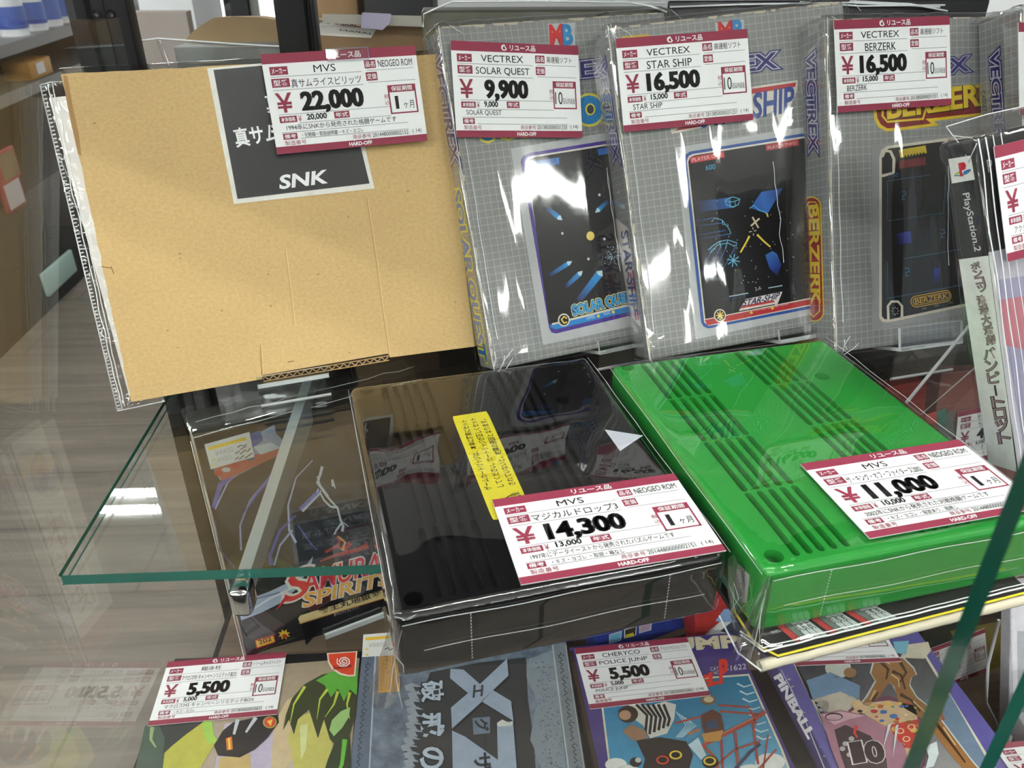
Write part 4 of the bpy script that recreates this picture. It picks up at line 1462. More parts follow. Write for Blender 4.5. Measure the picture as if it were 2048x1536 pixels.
cols = [('r', 1.1), ('g', 1.0), ('w', .9), ('w', .9), ('w', .9)] * 3
tot = sum(c[1] for c in cols) + .9
x = .0
gr = {'r': rgb(178, 60, 60), 'g': rgb(110, 120, 114), 'w': rgb(196, 206, 204)}
def mix(p, q, f):
    return (p[0] + (q[0] - p[0]) * f, p[1] + (q[1] - p[1]) * f)
for i, (c, wd) in enumerate(cols):
    f0, f1 = (x + .05) / tot, (x + wd - .05) / tot
    A, B, C_, D_ = mix(P0, Q0, f0), mix(P0, Q0, f1), mix(P1, Q1, f1), mix(P1, Q1, f0)
    a.poly([A, B, C_, D_], gr[c], 1)
    if c == 'w':
        a.text('AorC', mix(A, D_, .1), mix(A, D_, .55), mix(mix(A, D_, .1), mix(B, C_, .1), .7), rgb(40, 40, 40), 2, .02)
    x += wd + (.45 if i % 5 == 4 else 0)
mb.build('cover', bk)
mb = MB()
bp = [FBk.hit(p, 2, 0.001) for p in ((1440, 1225), (1478, 1300), (1525, 1333), (2070, 1196))]
n = 40
rowz = []
path = [bp[0].lerp(bp[1], i / 10) for i in range(10)] + [bp[1].lerp(bp[2], i / 8) for i in range(8)] + [bp[2].lerp(bp[3], i / 40) for i in range(41)]
top = [Vector((p.x + .003, p.y + .006, .0052 + .0006 * noise.noise(p * 120))) for p in path]
bot = [Vector((p.x, p.y, -.0008 - .0012 * abs(noise.noise(p * 90)))) for p in path]
lip = [Vector((p.x + .010, p.y + .026, .0048)) for p in path]
m_ = len(path)
mb.add(bot + top + lip, [(r * m_ + i, r * m_ + i + 1, (r + 1) * m_ + i + 1, (r + 1) * m_ + i) for r in range(2) for i in range(m_ - 1)], M['film'], None, smooth=True)
mb.tube(bot[:19], 0.0004, M['film_edge'], n=5)
mb.tube([p + Vector((0, .002, .0004)) for p in bot[18:]], 0.0026, M['film_fold'], n=8)
mb.tube([p + Vector((0, -.001, -.0012)) for p in top[10:]], 0.00045, M['film_edge'], n=5)
mb.tube(top[10:], 0.0003, M['film_edge'], n=5)
mb.build('plastic_bag', bk)

# ------------------------------------------------------------------ slim black and white game case at the right
FP = lean_frame((0.3093, 0.3655, -0.0021), 7.64, 21.34, 10.16, 0.915)
PW, PH, PD = 0.1235, 0.1738, 0.0205
ps = thing('slim_game_case', 'slim black and white game case in a clear bag leaning at the right edge', 'game case', FP)
mb = MB()
mb.rbox((0, 0, 0), (PW, PD, PH), 0.0016, M['ink'], rgb(26, 26, 28))
s = Art(mb, FP, 0, 0.0, M['gloss_ink'])
f = Art(mb, FP, 1, 0.0, M['gloss_ink'])
s.poly([(1918, 519), (1985, 510), (2034, 944), (1977, 926)], rgb(246, 246, 244), 1)
s.poly([(1897, 318), (1942, 311), (1950, 359), (1904, 367)], rgb(246, 246, 244), 1)
s.poly([(1917, 326), (1929, 324), (1933, 330), (1931, 338), (1924, 341), (1928, 352), (1921, 353)], rgb(206, 40, 60), 2)
s.line([(1908, 352), (1916, 346), (1924, 344)], (2, 5), rgb(200, 190, 70), 2)
s.line([(1928, 346), (1936, 341), (1942, 339)], (5, 3), rgb(50, 110, 190), 2)
s.line([(1909, 351), (1920, 351), (1934, 347), (1942, 340)], 2.5, rgb(60, 150, 180), 2)
s.text('PlayStation.2', (1922, 388), (1946, 503), (1939, 385), rgb(232, 232, 232), 2, .01)
OUT = rgb(80, 70, 72)
for t_, p0, p1, tw in (('ポンコツ', (1941, 526), (1959, 586), 17), ('浪漫大活劇', (1953, 592), (1975, 692), 18), ('バンピートロット', (1966, 698), (2000, 890), 23)):
    # upright characters stacked down the spine
    n = len(t_)
    for i, ch in enumerate(t_):
        q0, q1 = mix(p0, p1, i / n), mix(p0, p1, (i + .88) / n)
        if ch == 'ー':
            s.line([(q0[0] + tw / 2, q0[1]), (q1[0] + tw / 2, q1[1])], 4, OUT, 3)
            continue
        s.text(ch, q1, (q1[0] + tw, q1[1] - 2.5), q0, OUT, 2, .055)
        s.text(ch, q1, (q1[0] + tw, q1[1] - 2.5), q0, rgb(176, 150, 150), 3, .008)
f.poly([(1946, 284), (2120, 246), (2180, 900), (2034, 947)], rgb(28, 27, 30), 1)
f.poly([(1976, 505), (2130, 470), (2190, 900), (2036, 944)], rgb(196, 192, 204), 2)
f.poly([(1992, 560), (2130, 540), (2190, 880), (2046, 890)], rgb(160, 156, 184), 3)
f.poly([(1996, 600), (2060, 590), (2050, 700), (2010, 690)], rgb(190, 120, 130), 4)
f.text('P', (1976, 345), (1986, 343), (1972, 320), rgb(200, 200, 200), 3)
mb.build('case', ps)
mb = sleeve((PW, PD, PH), 0.0024, M['film'], amp=0.0012, corner=0.004, step=0.003, faces='flt', seed=2.2)
for x in (0.0, .004, .008, .0125):
    mb.tube([Vector((x + .0014 * noise.noise(Vector((i * .3, x * 100, 3))), -.0034, PH * i / 20)) for i in range(21)], 0.0004 if x < .005 else .00025, M['film_edge'], n=4)
ear = [Vector((-.002, -.002, PH + .001)), Vector((-.0024, PD * .5, PH + .004)), Vector((.004, PD + .002, PH + .009)), Vector((.03, PD + .004, PH + .010)), Vector((.10, PD + .004, PH + .008))]
mb.add(ear + [Vector((.10, 0, PH + .002)), Vector((.02, -.002, PH + .002))], [(0, 1, 2, 6), (2, 3, 6), (3, 4, 5, 6)], M['film'])
mb.tube(ear, 0.0003, M['film_edge'], n=4)
mb.tube([ear[2], Vector((.001, PD * .4, PH - .004)), Vector((-.001, .004, PH - .010)), Vector((.0, -.002, PH - .002))], 0.0003, M['film_edge'], n=4)
mb.build('plastic_bag', ps)
fr = Fr(FP.o - FP.N * 0.0052, FP.X, FP.N, FP.U)
price_tag(fr, 1, 0, ((1988, 291), (2225, 237), (2245, 460), (2015, 526)),
          dict(icon=True, maker='', model='ポンコツ', kind='', price='', net='', note='アクション', cond='・化粧箱', num=''),
          'price tag cut off by the right edge, on the slim black and white case')
t = easel(FP, 0.05, 0.08, 0.03, 'clear acrylic easel behind the slim black and white case', lip=0.004, depth=0.0235)
# its long slanting side wing, seen left of the case
mb = MB()
A, B, C_, D_ = ony(1812, 806, 0.43), ony(1938, 652, 0.43), ony(1950, 735, 0.43), ony(1842, 829, 0.43)
q = [FP.loc(p) for p in (A, B, C_, D_)]
mb.add(q, [(0, 1, 2, 3)], M['acrylic'])
mb.tube([q[0], q[1]], 0.0011, M['acrylic_edge'], n=6)
mb.tube([q[2], q[3]], 0.0004, M['acrylic_edge'], n=6)
mb.tube([q[3], q[0]], 0.0004, M['acrylic_edge'], n=6)
mb.build('side_wing', t)

# ------------------------------------------------------------------ the games lying flat at the bottom of the case
LT = -0.226     # height of their upper faces
HB = 0.0198


def flat_box(name, label, cat, fr, W, L, mat, group=None, col=None):
    t = thing(name, label, cat, fr, group)
    mb = MB()
    mb.rbox((0, 0, 0), (W, L, HB), 0.0008, mat, col, seg=1)
    return t, mb


G = 'games lying flat at the bottom'
FD = flat_frame(-0.2392, 0.262, LT - HB)
dcb, mb = flat_box('flat_game_box', 'black edged game box with green and lavender cover art and a red swirl badge', 'game box', FD, 0.1445, 0.194, M['gloss_ink'], G, rgb(24, 24, 26))
a = Art(mb, FD, 2, HB, M['gloss_ink'])
a.grad([(350, 1346), (719, 1316), (697, 1570), (262, 1570)], [rgb(150, 134, 122), rgb(158, 144, 120), rgb(176, 160, 130), rgb(168, 158, 150)], 1)
a.poly([(424, 1570), (436, 1500), (450, 1448), (560, 1430), (600, 1480), (590, 1570)], rgb(184, 174, 194), 2)
a.poly([(548, 1446), (575, 1400), (620, 1375), (600, 1480), (570, 1560), (540, 1560)], rgb(196, 176, 140), 3)
a.poly([(290, 1452), (350, 1446), (332, 1500), (326, 1570), (264, 1570)], rgb(62, 82, 70), 3)
a.poly([(330, 1502), (350, 1462), (400, 1442), (424, 1444), (428, 1472), (436, 1482), (420, 1505), (404, 1532), (380, 1570), (322, 1570)], rgb(176, 174, 70), 4)
a.poly([(404, 1442), (424, 1444), (428, 1470), (436, 1482), (418, 1490), (408, 1470)], rgb(150, 190, 80), 5)
a.poly([(318, 1450), (412, 1441), (372, 1470), (345, 1492), (326, 1510), (330, 1478)], rgb(38, 44, 44), 6)
a.line([(305, 1455), (302, 1480), (312, 1496)], (9, 3), rgb(140, 160, 110), 6)
a.poly([(428, 1492), (446, 1462), (466, 1446), (520, 1434), (556, 1430), (558, 1446), (534, 1478), (510, 1500), (480, 1516), (436, 1512)], rgb(32, 29, 32), 5)
a.poly([(452, 1478), (464, 1474), (466, 1500), (454, 1502)], rgb(206, 110, 40), 6)
a.line([(458, 1478), (460, 1500)], 4, rgb(226, 200, 80), 7)
a.line([(476, 1440), (468, 1470)], (8, 5), rgb(190, 196, 200), 6)
a.line([(512, 1436), (492, 1466)], (8, 4), rgb(190, 196, 200), 6)
a.disc((540, 1446), 14, 12, rgb(150, 160, 70), 7)
a.disc((540, 1446), 11, 10, rgb(198, 60, 52), 8)
a.poly([(534, 1444), (546, 1440), (542, 1454)], rgb(226, 190, 70), 9)
a.poly([(440, 1516), (500, 1508), (504, 1570), (430, 1570)], rgb(190, 164, 106), 4)
a.poly([(576, 1478), (590, 1436), (640, 1420), (668, 1452), (664, 1510), (640, 1570), (588, 1570), (584, 1508)], rgb(190, 184, 100), 4)
a.poly([(600, 1452), (616, 1448), (612, 1500), (602, 1520)], rgb(206, 214, 150), 5)
a.poly([(566, 1462), (572, 1430), (584, 1398), (608, 1370), (644, 1350), (690, 1340), (716, 1352), (712, 1430), (700, 1470), (690, 1510), (660, 1480), (648, 1440), (636, 1478), (618, 1420), (596, 1440), (588, 1470), (578, 1440)], rgb(52, 62, 36), 5)
a.poly([(632, 1362), (660, 1346), (716, 1336), (714, 1392), (700, 1380), (688, 1404), (676, 1378), (662, 1396), (650, 1372)], rgb(86, 164, 58), 6)
for q in ([(655, 1380), (640, 1400), (634, 1440)], [(676, 1384), (668, 1410), (650, 1436)], [(700, 1386), (694, 1410), (700, 1440)], [(610, 1374), (588, 1410), (580, 1450)]):
    a.line(q, (6, 1), rgb(176, 196, 70), 7)
a.poly([(659, 1462), (664, 1442), (682, 1424), (701, 1416), (698, 1436), (684, 1458), (668, 1474)], rgb(150, 190, 116), 8)
a.poly([(672, 1480), (700, 1470), (704, 1570), (640, 1570), (656, 1520)], rgb(46, 62, 40), 6)
a.line([(690, 1480), (684, 1530), (668, 1566)], (10, 4), rgb(100, 176, 60), 7)
dbody = mb.build('case', dcb)
mb = MB()
a = Art(mb, FD, 2, HB, M['gloss_ink'])
a.poly([(654, 1308), (715, 1304), (711, 1354), (698, 1355), (680, 1351), (664, 1340), (656, 1326)], rgb(236, 214, 200), 9)
a.poly([(657, 1310), (712, 1306), (708, 1351), (698, 1352), (682, 1348), (667, 1338), (659, 1325)], rgb(208, 70, 44), 10)
a.line([(688 + (1.2 + k * .62) * 1.15 * math.cos(R(k * 48 + 20)), 1325 + (1.2 + k * .55) * math.sin(R(k * 48 + 20))) for k in range(20)], 2.2, WHITE, 11)
a.text('Dreamcast', (668, 1342), (704, 1336), (667, 1336), rgb(60, 20, 16), 11, .015)
mb.build('badge', dbody)
fr = Fr((0, 0, LT + 0.0014), (1, 0, 0), (0, 1, 0), (0, 0, 1))
price_tag(fr, 2, 0, ((337.5, 1324.5), (575, 1303), (551, 1429.5), (294, 1451)),
          dict(maker='翔泳社', model='マクロスM3 キャンペーンリミテッドBOX', kind='ドリームキャストソフト', price='5,500', net='5,000', note='マクロスM3 キャンペーンリミテッドBOX', cond='・キズ・ヨゴレ', num='2013850000030832'),
          'price tag marked 5,500 on the game box with the red swirl badge')

FE = flat_frame(-0.0930, 0.258, LT - HB)
ex, mb = flat_box('flat_game_box', 'slate grey stone look game box with a large steel X on the cover', 'game box', FE, 0.1595, 0.214, M['stone'], G)
a = Art(mb, FE, 2, HB, M['gloss_ink'])
a.poly([(726, 1290), (752, 1288), (736, 1570), (698, 1570)], rgb(96, 110, 128), 1)
a.line([(752, 1290), (737, 1570)], 3, rgb(176, 188, 200), 2)
a.poly([(1104, 1290), (1132, 1288), (1176, 1570), (1140, 1570)], rgb(122, 130, 138), 1)
a.line([(1105, 1290), (1141, 1570)], 3, rgb(176, 184, 188), 2)
a.line([(1131, 1290), (1173, 1570)], 2, rgb(160, 168, 172), 2)
a.poly([(860, 1345), (960, 1325), (1052, 1315), (1056, 1400), (1066, 1470), (1074, 1570), (820, 1570), (808, 1500), (830, 1430)], rgb(54, 58, 62), 1)
pts = []
rnd = random.Random(5)
for k in range(15):
    y = 1318 + k * 18
    pts.append((1058 - 10 * math.sin(k * .9) + rnd.uniform(-4, 4) + k * 1.2, y))
a.poly(pts + [(1136, 1570), (1106, 1300)], rgb(132, 144, 154), 2)
for k in range(160):
    y = rnd.uniform(1325, 1545)
    f_ = (y - 1300) / 260
    x = rnd.uniform(1068 + 22 * f_, 1100 + 34 * f_)
    a.disc((x, y), rnd.uniform(.8, 2.4), rnd.uniform(.6, 1.6), rgb(84, 96, 106), 3, 6)
for k in range(13):
    y = 1372 + k * 15
    x = 812 + rnd.uniform(-6, 6) - k * .6
    a.poly([(x, y), (x + 16, y - 6), (x + 34, y + 2), (x + 22, y + 12), (x + 4, y + 10)], rgb(150, 160, 170), 2)
    a.poly([(x + 18, y + 2), (x + 36, y + 3), (x + 24, y + 12)], rgb(50, 58, 68), 3)
ST = rgb(156, 172, 192)
for dx, dy, c, L in ((3, 4, rgb(30, 34, 40), 3), (0, 0, ST, 4)):
    for q in ([(901, 1338), (927, 1340), (960, 1369), (936, 1387), (900, 1357)], [(960, 1369), (1014, 1318), (1017, 1352), (986, 1381), (962, 1404), (936, 1387)], [(986, 1381), (1022, 1403), (1027, 1443), (964, 1404)],
              [(936, 1387), (964, 1404), (904, 1458), (902, 1416)], [(994, 1447), (1026, 1443), (1036, 1570), (997, 1570)], [(904, 1462), (930, 1474), (998, 1522), (998, 1570), (906, 1570)]):
        a.poly([(x + dx, y + dy) for x, y in q], c, L)
a.poly([(994, 1447), (1004, 1440), (1018, 1446), (1026, 1443), (1024, 1452), (996, 1454)], rgb(210, 216, 206), 5)
for ch, q in (('破', ((844, 1365), (844, 1404), (886, 1362))), ('戒', ((844, 1429), (842, 1474), (888, 1427))), ('の', ((843, 1497), (840, 1540), (887, 1495)))):
    a.text(ch, q[0], q[1], q[2], rgb(36, 44, 52), 4, .09)
    a.text(ch, q[0], q[1], q[2], rgb(176, 192, 208), 5, .03)
a.text('エ', (948, 1372), (946, 1396), (966, 1370), rgb(50, 58, 66), 6, .03)
a.poly([(945, 1437), (980, 1434), (980, 1467), (947, 1470)], rgb(112, 128, 146), 4)
a.text('グ', (950, 1440), (951, 1464), (976, 1438), rgb(40, 48, 56), 6, .03)
a.text('ザ', (948, 1510), (950, 1545), (980, 1506), rgb(40, 48, 56), 6, .03)
for x0, y0, dx, n in ((732, 1325, -.09, 16), (1118, 1305, .15, 17)):
    for k in range(n):
        y = y0 + k * 15
        x = x0 + dx * (y - y0)
        q = [(x + 4 * math.sin(k * 2.1 + t_ * 1.9) + 2, y + t_ * 3.2) for t_ in range(5)]
        a.line(q, 1.7, rgb(34, 40, 46), 2)
        if k % 3 == 0:
            a.disc((x + 9, y + 6), 1.5, 1.5, rgb(34, 40, 46), 2, 6)
ebody = mb.build('case', ex)
mb = MB()
a = Art(mb, FE, 2, HB, M['paper'])
a.poly([(757, 1308), (799, 1303), (800, 1384), (757, 1387)], rgb(214, 160, 70), 7)
a.line([(786, 1310), (787, 1384)], 1.2, rgb(150, 104, 40), 8)
a.text('スティック', (768, 1312), (771, 1349), (776, 1311), rgb(50, 36, 20), 8)
mb.build('orange_slip', ebody)
mb = MB()
a = Art(mb, FE, 2, HB, M['paper'])
a.poly([(727, 1271), (788, 1266), (792, 1312), (724, 1316)], rgb(226, 228, 224), 9)
a.poly([(731, 1277), (779, 1273), (779, 1279), (731, 1283)], rgb(232, 186, 60), 10)
a.text('¥8800', (738, 1297), (774, 1294), (737, 1288), rgb(180, 182, 182), 10)
a.line([(770, 1301), (776, 1297), (780, 1302), (786, 1299)], 2, rgb(40, 40, 40), 10)
for y in (1299, 1310):
    a.poly([(731, y), (737, y - .5), (737, y + 3), (731, y + 3.5)], rgb(232, 200, 90), 10)
mb.build('price_sticker', ebody)

FJ = flat_frame(0.0815, 0.262, LT - HB, 0.068)
cj, mb = flat_box('flat_game_box', 'purple game box with a framed sky blue cartoon picture and cream capitals', 'game box', FJ, 0.1335, 0.190, M['gloss_ink'], G, rgb(70, 58, 120))
a = Art(mb, FJ, 2, HB, M['gloss_ink'])
a.line([(1141, 1302), (1199, 1560)], 9, rgb(58, 46, 40), 1)
a.text('JUMP', (1325, 1311), (1476, 1302), (1322, 1280), rgb(206, 198, 168), 2, .05)
a.text('CAT', (1421, 1342), (1438, 1340), (1420, 1335), rgb(206, 204, 210), 2)
a.text('NO.', (1428, 1350), (1441, 1348), (1427, 1343), rgb(206, 204, 210), 2)
a.text('Y-1622', (1442, 1345), (1493, 1338), (1441, 1334), rgb(214, 212, 216), 2)
CF = rgb(216, 208, 184)
a.poly([(1200, 1392), (1416, 1354), (1498, 1348), (1566, 1500), (1592, 1570), (1222, 1570)], CF, 2)
a.grad([(1204, 1394), (1416, 1358), (1496, 1352), (1562, 1502), (1587, 1570), (1226, 1570)], [rgb(40, 120, 160), rgb(20, 104, 140), rgb(24, 110, 150), rgb(90, 156, 190), rgb(190, 214, 220), rgb(70, 150, 190)], 3)
RDJ = rgb(206, 52, 40)
for ch, x, y, h in (('H', 1388, 1382, 20), ('E', 1403, 1377, 22), ('L', 1420, 1372, 24), ('P', 1440, 1366, 42)):
    a.text(ch, (x, y), (x + 15, y - 4), (x - 1, y - h), RDJ, 6, .06)
cl = rgb(226, 228, 222)
for x, y, r in ((1232, 1530, 22), (1256, 1545, 24), (1540, 1525, 30), (1500, 1545, 26), (1470, 1560, 22), (1280, 1560, 20)):
    a.disc((x, y), r, r * .6, cl, 4)
for k in range(8):
    x, y = 1478 + k * 5.5, 1368 + k * 15
    a.line([(x - 4, y), (x + 10, y + 7), (x + 26, y + 2)], (3.5, 2), rgb(206, 222, 226), 5)
for k in range(5):
    a.line([(1352 + k * 6, 1424 + k * 4), (1372 + k * 5, 1452), (1352 + k * 3, 1476)], 2, rgb(170, 206, 220), 5)
# striped jersey of the running prisoner, dark trousers and tyres
a.poly([(1246, 1424), (1262, 1408), (1300, 1412), (1330, 1404), (1352, 1410), (1348, 1440), (1334, 1468), (1300, 1478), (1286, 1452)], rgb(206, 204, 196), 6)
for k in range(6):
    a.line([(1272 + k * 11, 1410), (1294 + k * 9, 1432 + k * 1.5), (1290 + k * 9, 1474 - k * 4)], 5.5, rgb(34, 32, 34), 7)
a.disc((1256, 1430), 20, 17, rgb(58, 44, 38), 8)
a.disc((1250, 1432), 12, 10, rgb(176, 140, 112), 9)
a.poly([(1244, 1464), (1262, 1450), (1290, 1462), (1296, 1478), (1268, 1484)], rgb(150, 116, 90), 8)
a.poly([(1272, 1482), (1320, 1476), (1372, 1484), (1386, 1510), (1370, 1570), (1276, 1570), (1290, 1520)], rgb(40, 34, 34), 7)
a.disc((1271, 1526), 12, 10, rgb(30, 28, 30), 8)
a.disc((1276, 1522), 6, 5, rgb(196, 200, 196), 9)
for x, y, c in ((1326, 1524, rgb(206, 70, 44)), (1352, 1514, rgb(226, 196, 60)), (1420, 1526, rgb(226, 196, 60))):
    a.disc((x, y), 16, 13, rgb(26, 24, 26), 9)
    a.disc((x - 1, y - 2), 13, 9, c, 10)
    a.disc((x - 1, y - 2), 9, 6, rgb(26, 24, 26), 11)
# red girders, and the guard with a hat
GI = rgb(158, 70, 54)
for q, wd in (([(1408, 1490), (1508, 1440), (1530, 1424)], 9), ([(1350, 1448), (1420, 1430)], 4), ([(1436, 1412), (1500, 1416)], 4), ([(1438, 1424), (1516, 1430)], 4), ([(1404, 1490), (1432, 1520), (1440, 1570)], 6), ([(1442, 1480), (1446, 1560)], 5), ([(1470, 1466), (1478, 1556)], 5),
              ([(1505, 1446), (1516, 1530)], 5), ([(1536, 1470), (1526, 1540)], 3), ([(1552, 1500), (1500, 1560)], 4), ([(1500, 1420), (1512, 1450)], 4), ([(1428, 1536), (1470, 1500), (1520, 1484)], 4)):
    a.line(q, wd, GI, 8)
a.line([(1408, 1487), (1508, 1437)], 1.5, rgb(206, 130, 104), 9)
a.poly([(1402, 1432), (1424, 1420), (1442, 1430), (1448, 1460), (1440, 1478), (1412, 1474), (1404, 1456)], rgb(96, 60, 44), 9)
a.poly([(1408, 1448), (1432, 1440), (1438, 1456), (1414, 1462)], rgb(58, 74, 104), 10)
a.disc((1416, 1402), 15, 10, rgb(120, 96, 66), 10)
a.disc((1417, 1401), 10, 6, rgb(196, 182, 150), 11)
a.poly([(1402, 1470), (1446, 1462), (1440, 1484), (1410, 1486)], rgb(190, 140, 70), 10)
a.line([(1376, 1470), (1400, 1460)], 6, rgb(170, 120, 90), 9)
a.line([(1470, 1540), (1500, 1506), (1520, 1490)], 6, rgb(52, 60, 84), 10)
a.poly([(1376, 1492), (1396, 1476), (1412, 1512), (1402, 1522)], rgb(190, 214, 224), 9)
mb.build('case', cj)
fr = Fr((0, 0, LT + 0.0014), (1, 0, 0), (0, 1, 0), (0, 0, 1))
price_tag(fr, 2, 0, ((1149, 1296), (1374, 1274.5), (1420, 1389.5), (1180, 1419.5)),
          dict(maker='CHERYCO', model='POLICE JUNP', kind='クリエイトビジョンソフト', price='5,500', net='5,000', note='POLICE JUNP', num='2013850000030861'),
          'price tag marked 5,500 on the purple game box with the cartoon picture')

FN = flat_frame(0.2420, 0.262, LT - HB, 0.10)
pb, mb = flat_box('flat_game_box', 'purple game box with a bronze figure over a pink ball and a lettered spine', 'game box', FN, 0.128, 0.190, M['gloss_ink'], G, rgb(98, 92, 156))
a = Art(mb, FN, 0, 0.0, M['gloss_ink'])
a = Art(mb, FN, 2, HB, M['gloss_ink'])
a.line([(1562, 1340), (1582, 1378), (1612, 1445), (1650, 1540)], 2, rgb(190, 186, 206), 2)
a.text('PINBALL', (1548, 1356), (1616, 1478), (1561, 1348), rgb(220, 218, 226), 3, .05)
for k in range(22):
    f_ = random.random()
    a.disc((1566 + 84 * f_ + random.uniform(-3, 8), 1345 + 190 * f_), random.uniform(.8, 2), random.uniform(.8, 1.6), rgb(206, 200, 190), 3, 6)
a.poly([(1586, 1322), (1700, 1310), (1710, 1326), (1842, 1560), (1848, 1570), (1700, 1570)], rgb(214, 208, 190), 2)
a.grad([(1591, 1324), (1700, 1322), (1838, 1562), (1842, 1570), (1706, 1570)], [rgb(44, 48, 60), rgb(40, 44, 56), rgb(120, 140, 160), rgb(150, 160, 170), rgb(160, 150, 150)], 3)
# the sky of the picture continues to the right margin
a.poly([(1586, 1327), (1840, 1290), (2012, 1570), (1706, 1570)], rgb(214, 208, 190), 2)
a.grad([(1592, 1330), (1838, 1296), (2004, 1570), (1712, 1570)], [rgb(52, 58, 70), rgb(60, 62, 68), rgb(150, 150, 150), rgb(150, 140, 140)], 3)
a.poly([(1612, 1362), (1660, 1345), (1720, 1372), (1716, 1420), (1640, 1430), (1624, 1395)], rgb(110, 140, 170), 4)
a.poly([(1622, 1400), (1680, 1384), (1726, 1402), (1736, 1436), (1660, 1462), (1644, 1440)], rgb(196, 188, 172), 4)
a.disc((1676, 1337), 26, 20, rgb(190, 194, 186), 4)
a.disc((1700, 1346), 13, 10, rgb(150, 112, 76), 5, a0=0)
a.poly([(1850, 1400), (1900, 1390), (1985, 1540), (1930, 1550)], rgb(110, 130, 150), 4)
a.poly([(1862, 1420), (1880, 1416), (1890, 1440), (1876, 1444)], rgb(150, 96, 70), 5)
BZ, BZd, BZl = rgb(150, 108, 66), rgb(72, 50, 34), rgb(214, 184, 136)
for q, c in (([(1748, 1326), (1762, 1312), (1806, 1318), (1826, 1338), (1832, 1352), (1822, 1356), (1818, 1372), (1832, 1396), (1850, 1410), (1880, 1440), (1910, 1480), (1940, 1520), (1976, 1562), (1950, 1566), (1900, 1510), (1846, 1440), (1806, 1416), (1796, 1404), (1788, 1374), (1778, 1366), (1758, 1394), (1738, 1414), (1722, 1410), (1734, 1396), (1752, 1364), (1742, 1348)], BZ),):
    a.poly([(x + (2 if x > 1790 else -3), y - 2) for x, y in q], rgb(196, 206, 206), 5)
    a.poly(q, c, 6)
for q in ([(1760, 1324), (1776, 1340), (1772, 1360)], [(1800, 1326), (1812, 1346), (1800, 1366)], [(1744, 1404), (1756, 1386)], [(1800, 1390), (1822, 1402), (1840, 1424)], [(1870, 1446), (1900, 1486), (1930, 1526)], [(1784, 1344), (1802, 1352), (1810, 1380)]):
    a.line(q, (7, 3), BZd, 7)
for q in ([(1766, 1322), (1780, 1330)], [(1782, 1350), (1796, 1360), (1798, 1376)], [(1750, 1382), (1740, 1402)], [(1826, 1404), (1850, 1426)], [(1886, 1456), (1910, 1492)]):
    a.line(q, (3, 2), BZl, 8)
a.poly([(1702, 1408), (1718, 1400), (1726, 1410), (1708, 1420)], BZl, 8)
# the pinball table with bumpers, and the pink ball
a.poly([(1690, 1428), (1720, 1400), (1776, 1392), (1840, 1412), (1858, 1460), (1850, 1530), (1820, 1570), (1760, 1570), (1700, 1470)], rgb(112, 70, 92), 5)
a.poly([(1700, 1426), (1726, 1408), (1776, 1402), (1830, 1412), (1840, 1470), (1836, 1540), (1780, 1500)], rgb(206, 176, 140), 6)
cs = [rgb(186, 52, 52), rgb(60, 110, 170), rgb(60, 140, 100), rgb(226, 186, 90), rgb(36, 32, 36), rgb(226, 206, 190), rgb(190, 110, 60)]
rnd = random.Random(11)
for k in range(60):
    x, y = rnd.uniform(1712, 1834), rnd.uniform(1408, 1500)
    if y < 1470 + (x - 1760) * .5 and y > 1420 - (x - 1700) * .2:
        r_ = rnd.uniform(3, 9)
        a.disc((x, y), r_, r_ * .55, rnd.choice(cs), 7 + k % 3, 10)
a.poly([(1776, 1452), (1836, 1440), (1836, 1500), (1800, 1496)], rgb(196, 62, 56), 8)
for x, y in ((1800, 1464), (1822, 1456), (1812, 1480)):
    a.disc((x, y), 8, 6, rgb(226, 196, 150), 10)
    a.disc((x, y), 5, 4, rgb(196, 62, 56), 11)
ball = [(1640, 1430), (1680, 1422), (1730, 1432), (1776, 1458), (1810, 1500), (1826, 1570), (1690, 1570), (1662, 1500)]
a.poly(ball, rgb(166, 118, 136), 11)
a.poly([(1642, 1432), (1680, 1425), (1728, 1434), (1700, 1440), (1668, 1452)], rgb(206, 166, 176), 12)
a.disc((1667, 1436), 18, 8, rgb(34, 28, 34), 13)
a.disc((1667, 1437), 16, 6, rgb(196, 160, 170), 14)
a.poly([(1668, 1462), (1690, 1452), (1740, 1474), (1772, 1520), (1776, 1570), (1700, 1570), (1680, 1510)], rgb(64, 50, 56), 12)
a.line([(1712, 1454), (1708, 1468), (1714, 1478)], (8, 3), rgb(206, 60, 60), 13)
for ch, q in (('1', ((1712, 1527), (1724, 1525), (1703, 1490))), ('0', ((1736, 1527), (1768, 1525), (1728, 1488)))):
    a.text(ch, q[0], q[1], q[2], rgb(226, 220, 216), 14, .08)
    a.text(ch, q[0], q[1], q[2], rgb(52, 40, 46), 15, .055)
for x, y in ((1690, 1490), (1698, 1512), (1684, 1500), (1702, 1480)):
    a.disc((x, y), 6, 5, rgb(176, 172, 176), 13, 8)
# scuffed white patches and a peeled sticker
for q in ([(1850, 1496), (1872, 1486), (1876, 1510), (1866, 1536), (1850, 1540), (1856, 1516)], [(1775, 1452), (1782, 1450), (1772, 1480), (1764, 1504)], [(1790, 1454), (1796, 1452), (1790, 1490), (1784, 1520)]):
    a.poly(q, rgb(206, 216, 216), 16)
a.poly([(1786, 1284), (1818, 1282), (1812, 1310), (1790, 1306)], rgb(120, 176, 196), 4)
a.poly([(1812, 1290), (1856, 1284), (1862, 1302), (1848, 1318), (1800, 1316)], rgb(206, 198, 176), 3)
mb.build('case', pb)
price_tag(fr, 2, 0, ((1554, 1240), (1756, 1222), (1794, 1329), (1586, 1326)),
          dict(maker='', model='', kind='', price='5,500', net='5,000', note='', num='2013850000030862'),
          'price tag half hidden by the bagged booklet, on the box with the bronze figure')

